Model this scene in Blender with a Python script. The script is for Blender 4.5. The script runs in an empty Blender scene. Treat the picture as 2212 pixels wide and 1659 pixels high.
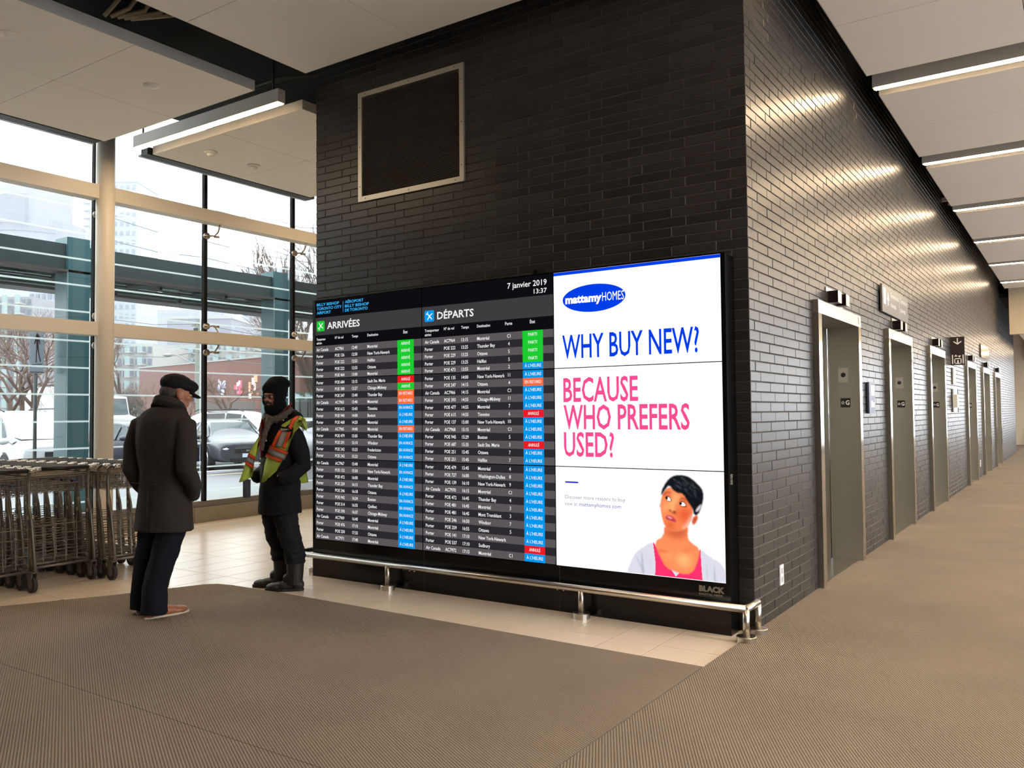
import bpy, bmesh, math, random
from mathutils import Vector, Matrix, noise
from mathutils.bvhtree import BVHTree
random.seed(7)
SC = bpy.context.scene
COL = SC.collection
PI = math.pi
# ------------------------------------------------------------------ camera
F, YAW, PIT, ROL = 1817.27, -0.59493, 0.0344976, -0.0091666
CP = Vector((1.80884, -5.48907, 1.45))
fw = Vector((math.sin(YAW)*math.cos(PIT), math.cos(YAW)*math.cos(PIT), math.sin(PIT)))
r0 = Vector((math.cos(YAW), -math.sin(YAW), 0)); u0 = r0.cross(fw)
rv = r0*math.cos(ROL)+u0*math.sin(ROL); uv = -r0*math.sin(ROL)+u0*math.cos(ROL)
cam = bpy.data.objects.new('camera', bpy.data.cameras.new('camera')); COL.objects.link(cam)
cam.data.sensor_width = 36; cam.data.lens = F/2212*36; cam.data.clip_end = 2000; cam.data.clip_start = .05
cam.matrix_world = Matrix((( rv.x, uv.x, -fw.x, CP.x), (rv.y, uv.y, -fw.y, CP.y), (rv.z, uv.z, -fw.z, CP.z), (0,0,0,1)))
SC.camera = cam
# ------------------------------------------------------------------ sky and exposure (overcast winter noon)
SKY = 5.6
w = bpy.data.worlds.new('overcast_sky'); SC.world = w; w.use_nodes = True
bgn = w.node_tree.nodes['Background']; bgn.inputs[0].default_value = (.93, .965, 1.0, 1); bgn.inputs[1].default_value = SKY
SC.view_settings.view_transform = 'Standard'; SC.view_settings.look = 'None'
SC.view_settings.exposure = 0.0; SC.view_settings.gamma = 1.0; SC.view_settings.use_curve_mapping = False
SC.cycles.max_bounces = 7; SC.cycles.diffuse_bounces = 4; SC.cycles.glossy_bounces = 3; SC.cycles.transmission_bounces = 3
SC.cycles.volume_bounces = 3; SC.cycles.transparent_max_bounces = 14; SC.cycles.sample_clamp_indirect = 6; SC.cycles.caustics_refractive = False
LAMP = 68.0
# ------------------------------------------------------------------ helpers: a picture ray meets a real plane of the place
def ray(px, py): return fw + rv*((px-1106)/F) - uv*((py-829.5)/F)
def onx(px, py, X): d = ray(px, py); return CP + d*((X-CP.x)/d.x)
def ony(px, py, Y): d = ray(px, py); return CP + d*((Y-CP.y)/d.y)
def onz(px, py, Z=0.0): d = ray(px, py); return CP + d*((Z-CP.z)/d.z)
def far(px, py, D): return CP + ray(px, py)*D
def lin(c):
    return tuple((v/255/12.92 if v/255 <= .04045 else ((v/255+.055)/1.055)**2.4) for v in c)
MATS = {}
def mat(name, c, rough=.6, metal=0, emit=None, var=0, vscale=6, spec=.5, island=0, bump=0, bscale=60, coat=0):
    if name in MATS: return MATS[name]
    m = bpy.data.materials.new(name); m.use_nodes = True; nt = m.node_tree; N = nt.nodes; L = nt.links
    b = N['Principled BSDF']; c = lin(c)
    b.inputs['Base Color'].default_value = (*c, 1); b.inputs['Roughness'].default_value = rough
    b.inputs['Metallic'].default_value = metal; b.inputs['Specular IOR Level'].default_value = spec
    if coat: b.inputs['Coat Weight'].default_value = coat; b.inputs['Coat Roughness'].default_value = .05
    if emit:
        b.inputs['Emission Color'].default_value = (*(lin(emit[0]) if emit[0] else c), 1); b.inputs['Emission Strength'].default_value = emit[1]
        b.inputs['Base Color'].default_value = (.01, .01, .01, 1)
    fac = None
    if var:
        tc = N.new('ShaderNodeTexCoord'); nz = N.new('ShaderNodeTexNoise'); nz.inputs['Scale'].default_value = vscale; nz.inputs['Detail'].default_value = 5
        L.new(tc.outputs['Object'], nz.inputs['Vector']); fac = nz.outputs['Fac']; amt = var
    if island:
        g = N.new('ShaderNodeNewGeometry'); oi = N.new('ShaderNodeObjectInfo'); ad = N.new('ShaderNodeMath'); ad.operation = 'ADD'
        fr = N.new('ShaderNodeMath'); fr.operation = 'FRACT'
        L.new(g.outputs['Random Per Island'], ad.inputs[0]); L.new(oi.outputs['Random'], ad.inputs[1]); L.new(ad.outputs[0], fr.inputs[0])
        if fac:
            mx = N.new('ShaderNodeMath'); mx.operation = 'MULTIPLY_ADD'; L.new(fr.outputs[0], mx.inputs[0]); mx.inputs[1].default_value = .75
            m2 = N.new('ShaderNodeMath'); m2.operation = 'MULTIPLY'; L.new(fac, m2.inputs[0]); m2.inputs[1].default_value = .3
            L.new(m2.outputs[0], mx.inputs[2]); fac = mx.outputs[0]
        else: fac = fr.outputs[0]
        amt = max(var, island)
    if fac:
        cr = N.new('ShaderNodeMapRange'); cr.inputs['To Min'].default_value = 1-amt; cr.inputs['To Max'].default_value = 1+amt
        L.new(fac, cr.inputs['Value']); mm = N.new('ShaderNodeVectorMath'); mm.operation = 'SCALE'; mm.inputs[0].default_value = c
        L.new(cr.outputs[0], mm.inputs['Scale']); L.new(mm.outputs[0], b.inputs['Base Color'])
    if bump:
        tc = N.new('ShaderNodeTexCoord'); nz = N.new('ShaderNodeTexNoise'); nz.inputs['Scale'].default_value = bscale; nz.inputs['Detail'].default_value = 3
        L.new(tc.outputs['Object'], nz.inputs['Vector']); bp = N.new('ShaderNodeBump'); bp.inputs['Strength'].default_value = bump
        bp.inputs['Distance'].default_value = .002; L.new(nz.outputs['Fac'], bp.inputs['Height']); L.new(bp.outputs[0], b.inputs['Normal'])
    MATS[name] = m; return m
def emi(name, c, s=1.0):
    if name in MATS: return MATS[name]
    m = bpy.data.materials.new(name); m.use_nodes = True; nt = m.node_tree; nt.nodes.clear()
    e = nt.nodes.new('ShaderNodeEmission'); o = nt.nodes.new('ShaderNodeOutputMaterial'); e.inputs[0].default_value = (*lin(c), 1); e.inputs[1].default_value = s
    nt.links.new(e.outputs[0], o.inputs[0]); MATS[name] = m; return m
def glass(name, tint=(1, 1, 1), refl=1.0):
    if name in MATS: return MATS[name]
    m = bpy.data.materials.new(name); m.use_nodes = True; nt = m.node_tree; nt.nodes.clear(); N = nt.nodes; L = nt.links
    t = N.new('ShaderNodeBsdfTransparent'); t.inputs[0].default_value = (*tint, 1); g = N.new('ShaderNodeBsdfGlossy'); g.inputs['Roughness'].default_value = .02
    f = N.new('ShaderNodeFresnel'); f.inputs[0].default_value = 1.5; mu = N.new('ShaderNodeMath'); mu.operation = 'MULTIPLY'; mu.inputs[1].default_value = refl
    mx = N.new('ShaderNodeMixShader'); o = N.new('ShaderNodeOutputMaterial')
    L.new(f.outputs[0], mu.inputs[0]); L.new(mu.outputs[0], mx.inputs[0]); L.new(t.outputs[0], mx.inputs[1]); L.new(g.outputs[0], mx.inputs[2]); L.new(mx.outputs[0], o.inputs[0])
    MATS[name] = m; return m
class MB:
    def __init__(s): s.v = []; s.f = []; s.mi = []; s.mats = []; s.m = 0
    def use(s, m):
        if m not in s.mats: s.mats.append(m)
        s.m = s.mats.index(m); return s
    def poly(s, pts):
        n = len(s.v); s.v += [tuple(p) for p in pts]; s.f.append(tuple(range(n, n+len(pts)))); s.mi.append(s.m); return s
    def box(s, x0, y0, z0, x1, y1, z1, M=None):
        n = len(s.v); P = [(x0,y0,z0),(x1,y0,z0),(x1,y1,z0),(x0,y1,z0),(x0,y0,z1),(x1,y0,z1),(x1,y1,z1),(x0,y1,z1)]
        if M: P = [tuple(M @ Vector(p)) for p in P]
        s.v += P
        for q in ((0,3,2,1),(4,5,6,7),(0,1,5,4),(1,2,6,5),(2,3,7,6),(3,0,4,7)): s.f.append(tuple(n+i for i in q)); s.mi.append(s.m)
        return s
    def prism(s, pts, d):
        """polygon extruded by vector d"""
        d = Vector(d); n = len(s.v); k = len(pts); s.v += [tuple(p) for p in pts]+[tuple(Vector(p)+d) for p in pts]
        s.f.append(tuple(range(n, n+k))[::-1]); s.f.append(tuple(range(n+k, n+2*k))); s.mi += [s.m]*2
        for i in range(k): j = (i+1) % k; s.f.append((n+i, n+j, n+k+j, n+k+i)); s.mi.append(s.m)
        return s
    def tube(s, pts, r, k=8, cap=True):
        pts = [Vector(p) for p in pts]; R = r if isinstance(r, (list, tuple)) else [r]*len(pts); n = len(s.v); up = None
        for i, p in enumerate(pts):
            a = pts[max(i-1, 0)]; b = pts[min(i+1, len(pts)-1)]; d = (b-a).normalized()
            if up is None: up = Vector((0,0,1)) if abs(d.z) < .9 else Vector((1,0,0))
            x = d.cross(up); x = x.normalized() if x.length > 1e-5 else d.orthogonal().normalized(); y = x.cross(d); up = y
            for j in range(k):
                t = 2*PI*j/k; s.v.append(tuple(p+(x*math.cos(t)+y*math.sin(t))*R[i]))
        for i in range(len(pts)-1):
            for j in range(k):
                a = n+i*k+j; b = n+i*k+(j+1) % k; s.f.append((a, b, b+k, a+k)); s.mi.append(s.m)
        if cap:
            s.f.append(tuple(range(n, n+k))[::-1]); s.f.append(tuple(range(n+(len(pts)-1)*k, n+len(pts)*k))); s.mi += [s.m]*2
        return s
    def rings(s, rs, k=16):
        """closed loft of elliptic rings (cx,cy,cz,rx,ry)"""
        n = len(s.v)
        for (cx, cy, cz, rx, ry) in rs:
            for j in range(k): t = 2*PI*j/k; s.v.append((cx+rx*math.cos(t), cy+ry*math.sin(t), cz))
        for i in range(len(rs)-1):
            for j in range(k): a = n+i*k+j; b = n+i*k+(j+1) % k; s.f.append((a, b, b+k, a+k)); s.mi.append(s.m)
        s.f.append(tuple(range(n, n+k))[::-1]); s.f.append(tuple(range(n+(len(rs)-1)*k, n+len(rs)*k))); s.mi += [s.m]*2
        return s
    def ball(s, c, r, M=None, u=16, w=10):
        """ellipsoid"""
        n = len(s.v); r = r if isinstance(r, (tuple, list)) else (r,)*3
        P = [(0, 0, 1)]+[(math.sin(PI*i/w)*math.cos(2*PI*j/u), math.sin(PI*i/w)*math.sin(2*PI*j/u), math.cos(PI*i/w)) for i in range(1, w) for j in range(u)]+[(0, 0, -1)]
        for p in P:
            q = Vector((c[0]+p[0]*r[0], c[1]+p[1]*r[1], c[2]+p[2]*r[2])); s.v.append(tuple(M @ q if M else q))
        for j in range(u):
            s.f.append((n, n+1+j, n+1+(j+1) % u)); s.mi.append(s.m); e = n+len(P)-1; b = n+1+(w-2)*u; s.f.append((e, b+(j+1) % u, b+j)); s.mi.append(s.m)
        for i in range(w-2):
            for j in range(u): a = n+1+i*u+j; b = n+1+i*u+(j+1) % u; s.f.append((a, a+u, b+u, b)); s.mi.append(s.m)
        return s
    def mesh(s, name):
        me = bpy.data.meshes.new(name); me.from_pydata(s.v, [], s.f)
        for m in s.mats: me.materials.append(m)
        if len(s.mats) > 1: me.polygons.foreach_set('material_index', s.mi)
        me.validate(); me.update(); return me
    def obj(s, name, parent=None, smooth=False, loc=None):
        me = s.mesh(name)
        if smooth: me.shade_smooth()
        return link(name, me, parent, loc)
def link(name, me, parent=None, loc=None):
    o = bpy.data.objects.new(name, me); COL.objects.link(o)
    if parent: o.parent = parent
    if loc: o.location = loc
    return o
def tag(o, label=None, cat=None, group=None, kind=None):
    if label: o['label'] = label
    if cat: o['category'] = cat
    if group: o['group'] = group
    if kind: o['kind'] = kind
    return o
def empty(name, loc=(0,0,0), rz=0, label=None, cat=None, group=None, kind=None):
    o = bpy.data.objects.new(name, None); COL.objects.link(o); o.location = loc; o.rotation_euler = (0, 0, rz); o.empty_display_size = .1
    return tag(o, label, cat, group, kind)
def B(name, m, boxes, parent=None, loc=None):
    mb = MB().use(m)
    for b in boxes: mb.box(*b)
    return mb.obj(name, parent, loc=loc)
def bevel(me, w=.004, seg=1):
    bm = bmesh.new(); bm.from_mesh(me); bmesh.ops.remove_doubles(bm, verts=bm.verts, dist=1e-5)
    es = [e for e in bm.edges if len(e.link_faces) == 2 and e.calc_face_angle(0) > .6]
    bmesh.ops.bevel(bm, geom=es, offset=w, segments=seg, affect='EDGES', profile=.6); bm.to_mesh(me); bm.free(); me.update()
def copy_tree(o, parent=None):
    c = o.copy(); COL.objects.link(c)
    if parent: c.parent = parent
    for ch in list(o.children): copy_tree(ch, c)
    return c
CU = bpy.data.curves.new('lettering', 'FONT'); CU.resolution_u = 2; CUO = bpy.data.objects.new('lettering', CU)
TC = {}
def glyphs(t, bold=0):
    if (t, bold) not in TC:
        CU.body = t; CU.offset = bold; me = CUO.to_mesh(); V = [v.co.copy() for v in me.vertices]; Fc = [tuple(p.vertices) for p in me.polygons]; CUO.to_mesh_clear()
        TC[(t, bold)] = (V, Fc)
    return TC[(t, bold)]
def text(mb, m, t, o, ux, uz, h, wd=None, bold=0, align='l', cond=.86):
    """lettering t on mb: origin o (baseline start), right vector ux, up uz, cap height h, total width wd"""
    V, Fc = glyphs(t, bold)
    if not V: return
    x0 = min(v.x for v in V); x1 = max(v.x for v in V); s = h/.682; sx = (wd/(x1-x0)) if wd else s*cond
    off = {'l': 0, 'c': -.5, 'r': -1}[align]*(x1-x0)*sx
    o = Vector(o); ux = Vector(ux); uz = Vector(uz); mb.use(m); n = len(mb.v)
    mb.v += [tuple(o+ux*((v.x-x0)*sx+off)+uz*(v.y*s)) for v in V]
    for f in Fc: mb.f.append(tuple(n+i for i in f)); mb.mi.append(mb.m)
# ------------------------------------------------------------------ materials
STEEL = mat('brushed_steel', (196, 190, 180), .28, 1, var=.06, vscale=40)
MIRROR = mat('polished_steel', (214, 212, 206), .1, 1)
DOORS = mat('satin_steel', (165, 162, 150), .33, 1, var=.05, vscale=3)
BRICK = mat('charcoal_glazed_brick', (46, 44, 42), .3, spec=.33, var=.12, vscale=14, island=.34, bump=.25, bscale=25)
MORTAR = mat('grey_mortar', (72, 67, 62), .9, var=.15, vscale=20)
PANEL = mat('white_ceiling_panel', (246, 240, 228), .8)
PEDGE = mat('grey_panel_edge', (186, 182, 174), .6)
DARK = mat('dark_plenum', (22, 20, 18), .9, var=.3)
CREAM = mat('cream_steel_paint', (222, 212, 196), .45)
BLACK = mat('black_metal', (16, 16, 17), .4)
CAB = mat('black_cabinet', (9, 9, 10), .22, spec=.35)
CONC = mat('concrete', (150, 140, 126), .7, var=.15, vscale=5)
TILE = mat('cream_floor_tile', (230, 212, 190), .22, var=.05, vscale=3, island=.03, spec=.5)
GROUT = mat('tile_grout', (112, 98, 82), .8)
def carpet_mat(name, ang):
    m = mat(name, (128, 112, 96), .95, spec=.1); nt = m.node_tree; N = nt.nodes; L = nt.links; b = N['Principled BSDF']
    tc = N.new('ShaderNodeTexCoord'); mp = N.new('ShaderNodeMapping'); mp.inputs['Rotation'].default_value = (0, 0, ang)
    wv = N.new('ShaderNodeTexWave'); wv.wave_type = 'BANDS'; wv.bands_direction = 'X'; wv.inputs['Scale'].default_value = 314/20/0.013*0.02; wv.inputs['Distortion'].default_value = .6
    wv.inputs['Detail'].default_value = 2; wv.inputs['Detail Scale'].default_value = 3
    L.new(tc.outputs['Object'], mp.inputs[0]); L.new(mp.outputs[0], wv.inputs['Vector'])
    nz = N.new('ShaderNodeTexNoise'); nz.inputs['Scale'].default_value = 260; nz.inputs['Detail'].default_value = 2; L.new(tc.outputs['Object'], nz.inputs['Vector'])
    n2 = N.new('ShaderNodeTexNoise'); n2.inputs['Scale'].default_value = 1.3; n2.inputs['Detail'].default_value = 4; L.new(tc.outputs['Object'], n2.inputs['Vector'])
    a = N.new('ShaderNodeMath'); a.operation = 'MULTIPLY_ADD'; L.new(wv.outputs['Fac'], a.inputs[0]); a.inputs[1].default_value = .5; L.new(nz.outputs['Fac'], a.inputs[2])
    c = N.new('ShaderNodeMath'); c.operation = 'MULTIPLY_ADD'; L.new(n2.outputs['Fac'], c.inputs[0]); c.inputs[1].default_value = .5; L.new(a.outputs[0], c.inputs[2])
    mr = N.new('ShaderNodeMapRange'); mr.inputs['From Min'].default_value = .45; mr.inputs['From Max'].default_value = 1.35; mr.inputs['To Min'].default_value = .55; mr.inputs['To Max'].default_value = 1.3
    L.new(c.outputs[0], mr.inputs['Value']); vm = N.new('ShaderNodeVectorMath'); vm.operation = 'SCALE'; vm.inputs[0].default_value = lin((132, 119, 105)); L.new(mr.outputs[0], vm.inputs['Scale']); L.new(vm.outputs[0], b.inputs['Base Color'])
    bp = N.new('ShaderNodeBump'); bp.inputs['Strength'].default_value = .6; bp.inputs['Distance'].default_value = .004; L.new(wv.outputs['Fac'], bp.inputs['Height']); L.new(bp.outputs[0], b.inputs['Normal'])
    return m
CARP_A = carpet_mat('ribbed_carpet_hall', math.radians(-62)); CARP_B = carpet_mat('ribbed_carpet_corridor', math.radians(-28))
PANE = glass('window_glass', (.95, .98, .97), .7); FRIT = mat('white_frit', (206, 216, 214), .5)
_n = FRIT.node_tree; _t = _n.nodes.new('ShaderNodeBsdfTranslucent'); _t.inputs[0].default_value = (.85, .92, .9, 1); _x = _n.nodes.new('ShaderNodeMixShader'); _p = _n.nodes.new('ShaderNodeBsdfTransparent'); _x.inputs[0].default_value = .5; _n.links.new(_p.outputs[0], _x.inputs[1]); _n.links.new(_t.outputs[0], _x.inputs[2]); _n.links.new(_x.outputs[0], _n.nodes['Material Output'].inputs[0])
LAMPM = emi('lamp_diffuser', (255, 222, 180), LAMP)
# ------------------------------------------------------------------ setting: floor
floor = empty('floor', kind='structure')
B('floor_slab', GROUT, [(-8.35, -12, -.3, 5.6, 33.8, -.0015)], floor)
TX, TY = .325, .645
tm = MB().use(TILE).box(0, 0, -.01, TX-.005, TY-.005, 0).mesh('tile'); bevel(tm, .0015)
# edge of the carpet in the hall, seen from above
HALL = [onz(0, 1312), onz(250, 1287), onz(400, 1269), onz(440, 1264.5), onz(470, 1263), onz(505, 1266.5), onz(610, 1283), onz(1518, 1443)]
def under_carpet(x, y):
    if x > .0: return y < 30
    if x > HALL[5].x: return y+TY < -.9
    if x > HALL[2].x-.1: return y+TY < -.96
    t = (x+TX-HALL[0].x)/(HALL[3].x-HALL[0].x); yl = HALL[0].y+t*(HALL[3].y-HALL[0].y); return y+TY < yl-.05
x0 = .0-TX*26; n = 0
for i in range(26):
    x = -.09-TX*(i+1)+.01
    if x < -8.25: continue
    for j in range(-7, 9):
        y = .033+TY*j
        if under_carpet(x, y) and x > -5.2: continue
        if x > -4.3 and y > .03: continue
        if x > -4.3 and y > -.2: continue
        o = link('tile', tm, floor, (x, y, 0)); n += 1
B('tile', TILE, [(-.085, -.615, -.01, -.003, .0, 0), (-.085, -1.26, -.01, -.003, -.62, 0)], floor)
B('tile_field', TILE, [(-8.2, -12, -.01, -5.5, -4.49, -.0005), (-8.2, 5.84, -.01, -4.2, 16, -.0005)], floor)
carp = empty('carpet', label='ribbed brown carpet of the hall in front of the display wall', cat='carpet')
pts = [(p.x, p.y, 0) for p in HALL]
pts = [(-5.6, -3.3, 0), ] + pts + [(-.002, -3.043, 0), (-5.6, -3.043, 0)]
pts = [(-8.1, -3.043, 0)] + [tuple(HALL[0]+(HALL[0]-HALL[3])*.55)] + [(p.x, p.y, 0) for p in HALL] + [(-.002, -3.043, 0)]
pts[1] = (pts[1][0], max(pts[1][1], -3.0), 0)
MB().use(CARP_A).prism([(x, y, .0005) for x, y, z in pts], (0, 0, .008)).obj('carpet_sheet', carp)
B('carpet_sheet', CARP_A, [(-8.1, -11.9, .0005, -.002, -3.046, .0082)], carp)
tag(B('carpet', CARP_B, [(.001, -11.9, .0005, 5.55, 33.1, .0085)]), 'ribbed brown carpet running down the elevator corridor', 'carpet')
# ------------------------------------------------------------------ setting: brick walls
BL, BH, JT = .3235, .0686, .0075
ELEV = [1.60, 4.64, 7.75, 12.45, 15.54, 18.64]; EW = 1.60; EH = 2.36
def brick_mesh(l):
    c = .002; d = .05; h = BH-JT
    mb = MB().use(BRICK); x1 = l-JT
    P = [(0, d, 0), (x1, d, 0), (x1, d, h), (0, d, h), (0, c, 0), (x1, c, 0), (x1, c, h), (0, c, h), (c, 0, c), (x1-c, 0, c), (x1-c, 0, h-c), (c, 0, h-c)]
    mb.v = P; mb.f = [(8, 9, 10, 11), (4, 5, 9, 8), (5, 6, 10, 9), (6, 7, 11, 10), (7, 4, 8, 11), (0, 1, 5, 4), (1, 2, 6, 5), (2, 3, 7, 6), (3, 0, 4, 7)]; mb.mi = [0]*9
    return mb
BMESH = {}
def lay(wall, bricks, place, name):
    """nearest 300 as single bricks, the rest joined"""
    bricks.sort(key=lambda b: (Vector(b[3])-CP).length)
    for (u, z, l, c) in bricks[:300]:
        k = round(l, 3)
        if k not in BMESH: BMESH[k] = brick_mesh(l).mesh('brick')
        o = link('brick', BMESH[k], wall); M = place(u, z); M.translation += (M.to_3x3() @ Vector((0, random.uniform(-.0015, .001), 0))); o.matrix_local = M
    mb = MB().use(BRICK)
    for (u, z, l, c) in bricks[300:]:
        q = brick_mesh(l); M = place(u, z); M.translation += (M.to_3x3() @ Vector((0, random.uniform(-.0015, .001), 0))); n = len(mb.v)
        mb.v += [tuple(M @ Vector(v)) for v in q.v]; mb.f += [tuple(n+i for i in f) for f in q.f]; mb.mi += q.mi
    tag(mb.obj('brickwork', wall), kind='stuff')
def runs(lo, hi, first):
    u = lo; l = first
    while u < hi-.02:
        e = min(u+l, hi)
        if hi-e < .06: e = hi
        yield u, e-u; u = e; l = BL
TOP = 74
# wall_back: the face with the displays (y = 0), from x=-4.115 to 0
wa = empty('wall_back', kind='structure'); br = []
B('mortar_bed', MORTAR, [(-4.11, .004, 0, -.004, .25, 5.3)], wa)
for k in range(TOP):
    z = k*BH
    # laid from the corner leftwards, 1/3 bond
    u = 0; l = .212 if k % 2 else .105
    while u > -4.11:
        e = max(u-l, -4.115)
        if e+4.115 < .1: e = -4.115
        L_ = u-e; l = BL
        hid = z < 2.40 and e > -3.93 and u < -.16
        hid = hid or (3.40 < z < 4.27 and e > -3.53 and u < -2.37)
        if not hid: br.append((e, z, L_ if u < 0 else L_+JT-.001, (e+L_/2, 0, z)))
        u = e
def placeA(u, z): return Matrix.Translation((u, 0, z+JT/2))
# wall_right: the elevator wall (x = 0), y from 0 to 26.6
wb = empty('wall_right', kind='structure'); br2 = []
gaps = [(e, e+EW) for e in ELEV]
bed = []; prev = 0.006
for a, b in gaps: bed.append((-.25, prev, 0, -.006, a, EH)); prev = b
bed.append((-.25, prev, 0, -.006, 26.6, EH)); bed.append((-.25, .006, EH, -.006, 26.6, 5.3))
B('mortar_bed', MORTAR, bed, wb)
for k in range(TOP):
    z = k*BH; segs = [(.001, 26.6)]
    if z < EH-.03: 
        segs = []; prev = .001
        for a, b in gaps: segs.append((prev, a-.004)); prev = b+.004
        segs.append((prev, 26.6))
    for a, b in segs:
        ph = .105 if k % 2 else .212
        # joints sit on one grid along the whole wall
        u = a
        while u < b-.02:
            g = .001+ph+math.ceil((u-.001-ph+.04)/BL)*BL
            if u == .001 and a == .001: g = .001+ph
            e = min(g, b)
            if b-e < .03: e = b
            br2.append((u, z, e-u, (0, (u+e)/2, z))); u = e
def placeB(u, z): return Matrix.Translation((0, u, z+JT/2)) @ Matrix.Rotation(PI/2, 4, 'Z') 
lay(wa, br, placeA, 'a'); lay(wb, br2, placeB, 'b')
# ------------------------------------------------------------------ the rest of the shell
wl = empty('wall_left', kind='structure')
WX = -8.14
B('curb', CONC, [(-8.5, -12, -.3, WX, 16, .2)], wl)
for i in range(19): B('curb_joint', mat('dark_joint', (60, 55, 50), .9), [(WX-.001, -11.6+1.46*i, .0, WX+.0015, -11.594+1.46*i, .2)], wl)  # thin dark strips mark the curb joints
B('sill_frame', mat('sill_metal', (140, 134, 126), .4, .6), [(-8.34, -12, .2, -8.2, 16, .285)], wl)
tag(B('wall_left', CREAM, [(-8.45, 16, -.3, -4.1, 16.2, 5.6)]), kind='structure')
tag(B('wall_front', mat('hall_wall', (110, 102, 92), .8), [(-8.45, -12.2, -.3, 5.9, -12, 5.6)]), kind='structure')
tag(B('wall_left', mat('shaft_wall', (120, 116, 110), .8), [(-4.115, .25, 0, -3.9, 16.1, 5.3)]), kind='structure')
tag(B('wall_back', mat('end_wall', (210, 196, 176), .8), [(-4.1, 33.6, 0, 1.7, 33.8, 5.6), (1.7, 33.6, 0, 5.9, 33.8, .3), (1.7, 33.6, 3.4, 5.9, 33.8, 5.6), (-4.1, 26.6, 0, -3.9, 33.8, 5.6), (-4.0, 26.4, 0, -.006, 26.6, 5.3)]), kind='structure')  # unseen opening in the end wall, added so daylight brightens the far brick
# east side of the corridor: a window wall too (out of view, it lights the brick)
we = empty('wall_right', kind='structure')
EX = 5.6
B('curb', CONC, [(EX, -5, -.3, EX+.3, 34, .25)], we)
B('solid_wall', CREAM, [(EX, -12, -.3, EX+.3, -5, 5.6)], we)  # unseen stretch left solid to keep window light off the display wall
for i in range(13): B('frame', CREAM, [(EX, -5+3.1*i, .25, EX+.1, -4.9+3.1*i, 4.6)], we)
B('frame', CREAM, [(EX, -5, 2.5, EX+.1, 34, 2.6)], we); B('frame', CREAM, [(EX, -5, 4.5, EX+.2, 34, 5.6)], we)
B('glass_pane', glass('clear_glass', (1, 1, 1), .25), [(EX+.08, -5, .25, EX+.09, 34, 4.5)], we)
# ------------------------------------------------------------------ ceiling
ceil = empty('ceiling', kind='structure')
B('deck', DARK, [(-8.6, -12.2, 5.6, 5.95, 34, 5.8)], ceil)
bmz = [(-7.2, y, 5.25, 5.55, y+.25, 5.6) for y in (-10, -6.8, -3.7, -.55, 2.4, 5.5, 8.6, 11.7, 14.8, 17.9)]
for b in bmz: B('beam', DARK, [b], ceil)
ZC = 4.6
def panels(x0, n, ys, z=ZC, w=1.305, lip=.1):
    for i in range(n):
        for (a, b) in ys:
            mb = MB().use(PANEL).box(x0+i*w+.003, a+.003, z, x0+(i+1)*w-.003, b-.003, z+.02)
            mb.obj('ceiling_panel', ceil)
    mb = MB().use(PEDGE); A = min(a for a, b in ys); Bq = max(b for a, b in ys); X1 = x0+n*w
    mb.box(x0-.004, A-.004, z+.001, x0+.02, Bq+.004, z+lip).box(X1-.02, A-.004, z+.001, X1+.004, Bq+.004, z+lip)
    mb.box(x0+.02, A-.004, z+.001, X1-.02, A+.02, z+lip).box(x0+.02, Bq-.02, z+.001, X1-.02, Bq+.004, z+lip)
    mb.use(DARK).box(x0+.02, A+.02, z+.021, X1-.02, Bq-.02, z+.026)
    mb.obj('panel_frame', ceil)
def module(k): s = .41+3.1*k; return [(s, s+1.245), (s+1.245, s+2.49)]
for k in (-4, -3, -2, -1, 0, 1, 2, 3, 4): panels(-7.37, 2, module(k))
for k in (-4, -3, -2, -1): panels(-4.04, 4, module(k), w=1.025 if 0 else 1.305)
for k in range(-4, 0): panels(1.215, 3, module(k))
for k in range(0, 7): panels(.21, 4, module(k) if k < 6 else [(.41+18.6, .41+18.6+1.0)])
# bulkhead across the corridor and the lower ceiling behind it
tag(B('ceiling', mat('cream_bulkhead', (226, 208, 176), .8), [(.24, 20.95, 3.46, 5.59, 21.15, 5.6)]), kind='structure')
for k in range(4): panels(.42, 3, [(21.3+3.1*k, 22.5+3.1*k), (22.5+3.1*k, 23.85+3.1*k)], z=3.5)
B('deck', DARK, [(-3.9, 21.15, 4.5, 5.59, 33.6, 4.6)], ceil)
# blind rails along the window head
for (a, b) in ((-9, -.224), (.353, 3.007), (3.45, 6.1)):
    t = empty('blind_rail', (-7.5, (a+b)/2, ZC), label={-9: 'black and aluminium blind rail left of the lit slot light, by the window', .353: 'black and aluminium blind rail right of the cream column, below the ceiling', 3.45: 'black blind rail behind the brick wall end'}[a], cat='blind rail')
    h = (b-a)/2
    MB().use(BLACK).box(-.03, -h, .0, .1, h, .09).obj('housing', t)
    for dx in (-.055, -.085): MB().use(mat('aluminium', (200, 200, 200), .35, .7)).box(dx-.01, -h, -.002, dx+.01, h, .02).obj('track', t)
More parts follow.
